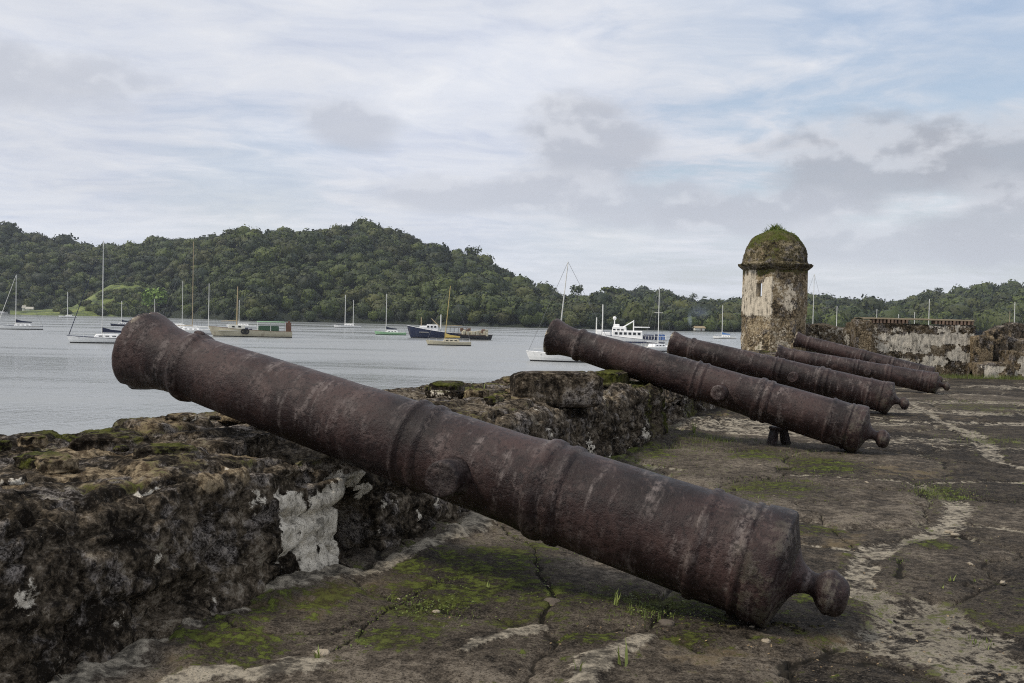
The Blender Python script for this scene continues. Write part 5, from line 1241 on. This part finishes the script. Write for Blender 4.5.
# ------------------------------------------------------------------ grass and weeds on the terrace
MGR = mat_leaf('grass_blades', (.075, .105, .022), (.17, .21, .055))
def blades(P, H, rg, wid=.0028, lean=.5):
    n = len(P); a = rg.uniform(0, 2 * np.pi, n); d = np.stack([np.cos(a), np.sin(a), np.zeros(n)], -1); s = np.stack([-np.sin(a), np.cos(a), np.zeros(n)], -1) * wid
    H = H[:, None]; l = rg.uniform(.1, lean, n)[:, None]; mid = P + d * H * l * .35 + np.array([0, 0, 1]) * H * .6; tip = P + d * H * l + np.array([0, 0, 1]) * H * .95
    V = np.stack([P - s, P + s, mid + s * .7, mid - s * .7, tip], 1).reshape(-1, 3); b = np.arange(n)[:, None] * 5
    return V, np.concatenate([b + np.array([[0, 1, 2, 3]])]), b + np.array([[3, 2, 4]])
def grass():
    rg = np.random.default_rng(11); P, H = [], []
    spots = [(440, 603, .16, 1.8, 420, .022), (425, 610, .10, 1.5, 200, .02), (520, 549, .10, 1.2, 110, .03), (634, 612, .07, 1, 150, .035), (655, 612, .10, 1.2, 120, .02), (940, 492, .18, 1.8, 420, .022), (955, 500, .08, 1, 80, .022),
             (690, 440, .22, .8, 500, .06), (660, 448, .25, .9, 420, .05), (720, 440, .35, .5, 420, .045), (760, 452, .35, 1.4, 300, .03), (770, 490, .22, 2, 300, .03), (620, 460, .3, .8, 240, .04), (800, 466, .3, 2, 220, .03), (830, 455, .2, 2, 120, .03),
             (1000, 440, .4, 1, 300, .03), (970, 403, .6, 1, 400, .035), (830, 590, .08, 1.5, 60, .02), (899, 562, .03, 1, 60, .025), (560, 600, .1, 1, 60, .018), (980, 640, .03, 1, 30, .02), (250, 650, .1, 1, 50, .02), (350, 655, .05, 1, 60, .02), (360, 650, .06, 2, 60, .02), (590, 372 + 90, .2, 1, 100, .04), (705, 470, .15, 1.5, 80, .03)]
    for x, y, r, e, n, h in spots:
        c = ground(x, y); a = rg.normal(0, r * e, n); b = rg.normal(0, r, n)
        q = np.stack([c.x + a * E1[0] + b * E2[0], c.y + a * E1[1] + b * E2[1], np.full(n, -.012)], -1)
        w = to_sw(q[:, 0], q[:, 1])[1]; q = q[w < 2.72]; P.append(q); H.append(h * rg.uniform(.5, 1.5, len(q)))
    # strip along the far wall
    n = 5000; x = rg.uniform(8.5, 17, n); q = np.stack([x, 26.1 + np.abs(rg.normal(0, .35, n)) * .8, np.zeros(n)], -1); P.append(q); H.append(rg.uniform(.04, .16, n))
    P = np.concatenate(P); H = np.concatenate(H); dist = np.hypot(P[:, 0], P[:, 1])
    V, F4, F3 = blades(P, H, rg, .0022); 
    w = np.repeat(dist / 5, 5)[:, None]
    att = np.zeros((len(V), 3)); att[:, 0] = np.repeat(rg.uniform(0, 1, len(P)), 5); att[:, 1] = np.repeat(rg.uniform(0, .9, len(P)) * (rg.random(len(P)) < .3), 5)
    tag(np_mesh('grass', V, [F4, F3], MGR, smooth=False, attrs={'tone': att}), 'short green grass growing in the joints of the paving', 'grass', kind='stuff')
    # low leafy ground cover
    P = []
    for x, y, r, e, n in ((440, 600, .16, 2.4, 1500), (380, 625, .06, 2, 300), (560, 560, .12, 2, 500), (610, 598, .10, 1.5, 500), (700, 612, .06, 2, 200), (520, 590, .12, 1.5, 400), (860, 470, .2, 2, 300), (405, 612, .07, 1.5, 200), (470, 590, .08, 1.5, 200), (650, 612, .07, 1.2, 200), (940, 492, .15, 1.8, 300), (515, 549, .06, 1.4, 120), (360, 652, .04, 2, 100), (700, 440, .3, .6, 400), (770, 490, .2, 2, 200), (230, 600, .05, 1, 40)):
        c = ground(x, y); a = rg.normal(0, r * e, n); b = rg.normal(0, r, n); P.append(np.stack([c.x + a * E1[0] + b * E2[0], c.y + a * E1[1] + b * E2[1], rg.uniform(-.005, .018, n)], -1))
    P = np.concatenate(P); P = P[to_sw(P[:, 0], P[:, 1])[1] < 2.7]; V, F = leaf_quads(P, np.tile([0, 0, 1.], (len(P), 1)), .0048, rg, .45)
    att = np.zeros((len(V), 3)); att[:, 0] = np.repeat(rg.uniform(0, .9, len(P)), 4)
    tag(np_mesh('ground_cover', V, F, MGR, smooth=False, attrs={'tone': att}), 'tiny leafy weeds matted over the paving', 'weeds', kind='stuff')
grass()
def litter():
    rg = np.random.default_rng(21); n = 1500
    px = rg.uniform(150, 1023, n); py = rg.uniform(395, 682, n); P = np.array([ground(a, b)[:] for a, b in zip(px, py)]); w = to_sw(P[:, 0], P[:, 1])[1]; P = P[(w < 2.65) & (P[:, 1] < 24)]
    P[:, 2] = .006; d = np.hypot(P[:, 0], P[:, 1]); V, F = leaf_quads(P, np.tile([0, 0, 1.], (len(P), 1)), .006, rg, .25)
    att = np.zeros((len(V), 3)); att[:, 0] = np.repeat(rg.uniform(0, 1, len(P)), 4)
    tag(np_mesh('leaf_litter', V, F, mat_leaf('dead_leaves', (.05, .03, .015), (.30, .22, .12)), smooth=False, attrs={'tone': att}), 'dry leaf bits and grit scattered over the paving', 'leaf litter', kind='stuff')
litter()
MDIRT = mat_stone('dirt_clod', dark=(.010, .008, .006), mid=(.040, .032, .022), light=(.12, .10, .07), sc=2.0, dist=.01)
def contact_dirt():  # dark clods added to strengthen the contact shadow under the breeches
    rg = np.random.default_rng(41)
    for cx, cy, r, n in ((1.12, 4.30, .16, 16), (3.55, 10.25, .2, 8)):
        for i in range(n):
            a = rg.uniform(0, 6.28); q = r * rg.uniform(.2, 1.1); sz = rg.uniform(.02, .05)
            x, y = cx + q * math.cos(a) * 1.5, cy + q * math.sin(a) * .8
            o = rock('dirt_clod', (x, y, -sz * .22), (sz * 1.5, sz, sz * .5), a, 500 + i, MDIRT, boxy=.2, sub=3, amp=.2, masks=(0, .35, .1))
            tag(o, 'small dark dirt clod added under a cannon breech for contact shade', 'dirt clod', 'dirt clods added under the breeches for contact shade')
contact_dirt()
MSPR = mat_leaf('weed_leaves', (.14, .19, .05), (.26, .30, .09))
def sprout(px, py, h, label, n=5, z=0.0, seed=1, mat=None):
    rg = np.random.default_rng(seed); c = ground(px, py, z); P = np.array([[c.x, c.y, z - .01]] * n) + rg.normal(0, .006, (n, 3)) * np.array([1, 1, 0])
    rt = P[0].copy(); V, F4, F3 = blades(P - rt, np.full(n, h) * rg.uniform(.6, 1.1, n), rg, .0045, .5)
    att = np.zeros((len(V), 3)); att[:, 0] = rg.uniform(.3, 1, len(V))
    o = np_mesh('weed', V, [F4, F3], mat or MSPR, smooth=False, attrs={'tone': att}); o.location = rt; tag(o, label, 'weed')
sprout(617, 608, .10, 'upright green weed growing beneath the near cannon', 7, seed=2)
sprout(622, 668, .12, 'thin weed standing in the cream mortar at the bottom', 4, seed=3)
sprout(578, 676, .09, 'single thin stalk left of the cream mortar at the bottom', 3, seed=4)
sprout(951, 583, .06, 'pale yellowish weed on the slab at right, middle of three', 5, seed=5)
sprout(942, 590, .05, 'leaning pale weed left of the middle one at right', 4, seed=6)
sprout(975, 582, .035, 'shortest pale weed of the three at right', 4, seed=7)
sprout(489, 590, .07, 'thin stalk in the moss left of the stuck brown stone', 3, seed=8)
sprout(318, 660, .06, 'green weed beside the white stone chip', 4, seed=9)
sprout(694, 437, .22, 'tall grass tuft at the mossy end of the wall', 14, seed=10)
sprout(473, 389, .10, 'slim weed on the sea wall above the near cannon', 4, z=.66, seed=11)
sprout(484, 388, .07, 'short weed beside the slim one on the sea wall', 3, z=.66, seed=12)

# ------------------------------------------------------------------ haze over the bay
HAZE = 0.00011
if HAZE:
    m = bpy.data.materials.new('haze_air'); m.use_nodes = True; t = NT(m.node_tree); t.n.clear(); out = t.add('ShaderNodeOutputMaterial')
    v = t.add('ShaderNodeVolumePrincipled', {'Color': (.80, .88, 1.0, 1), 'Density': HAZE, 'Anisotropy': .2}); t.l.new(v.outputs[0], out.inputs['Volume'])
    mb = MB(); mb.box((0, 0, (SEA - 3 + 150) / 2), (4400, 4400, 150 - SEA + 3)); o = mb.build('haze', m); o['kind'] = 'stuff'; o['label'] = 'thin bluish haze over the bay'; o['category'] = 'haze'
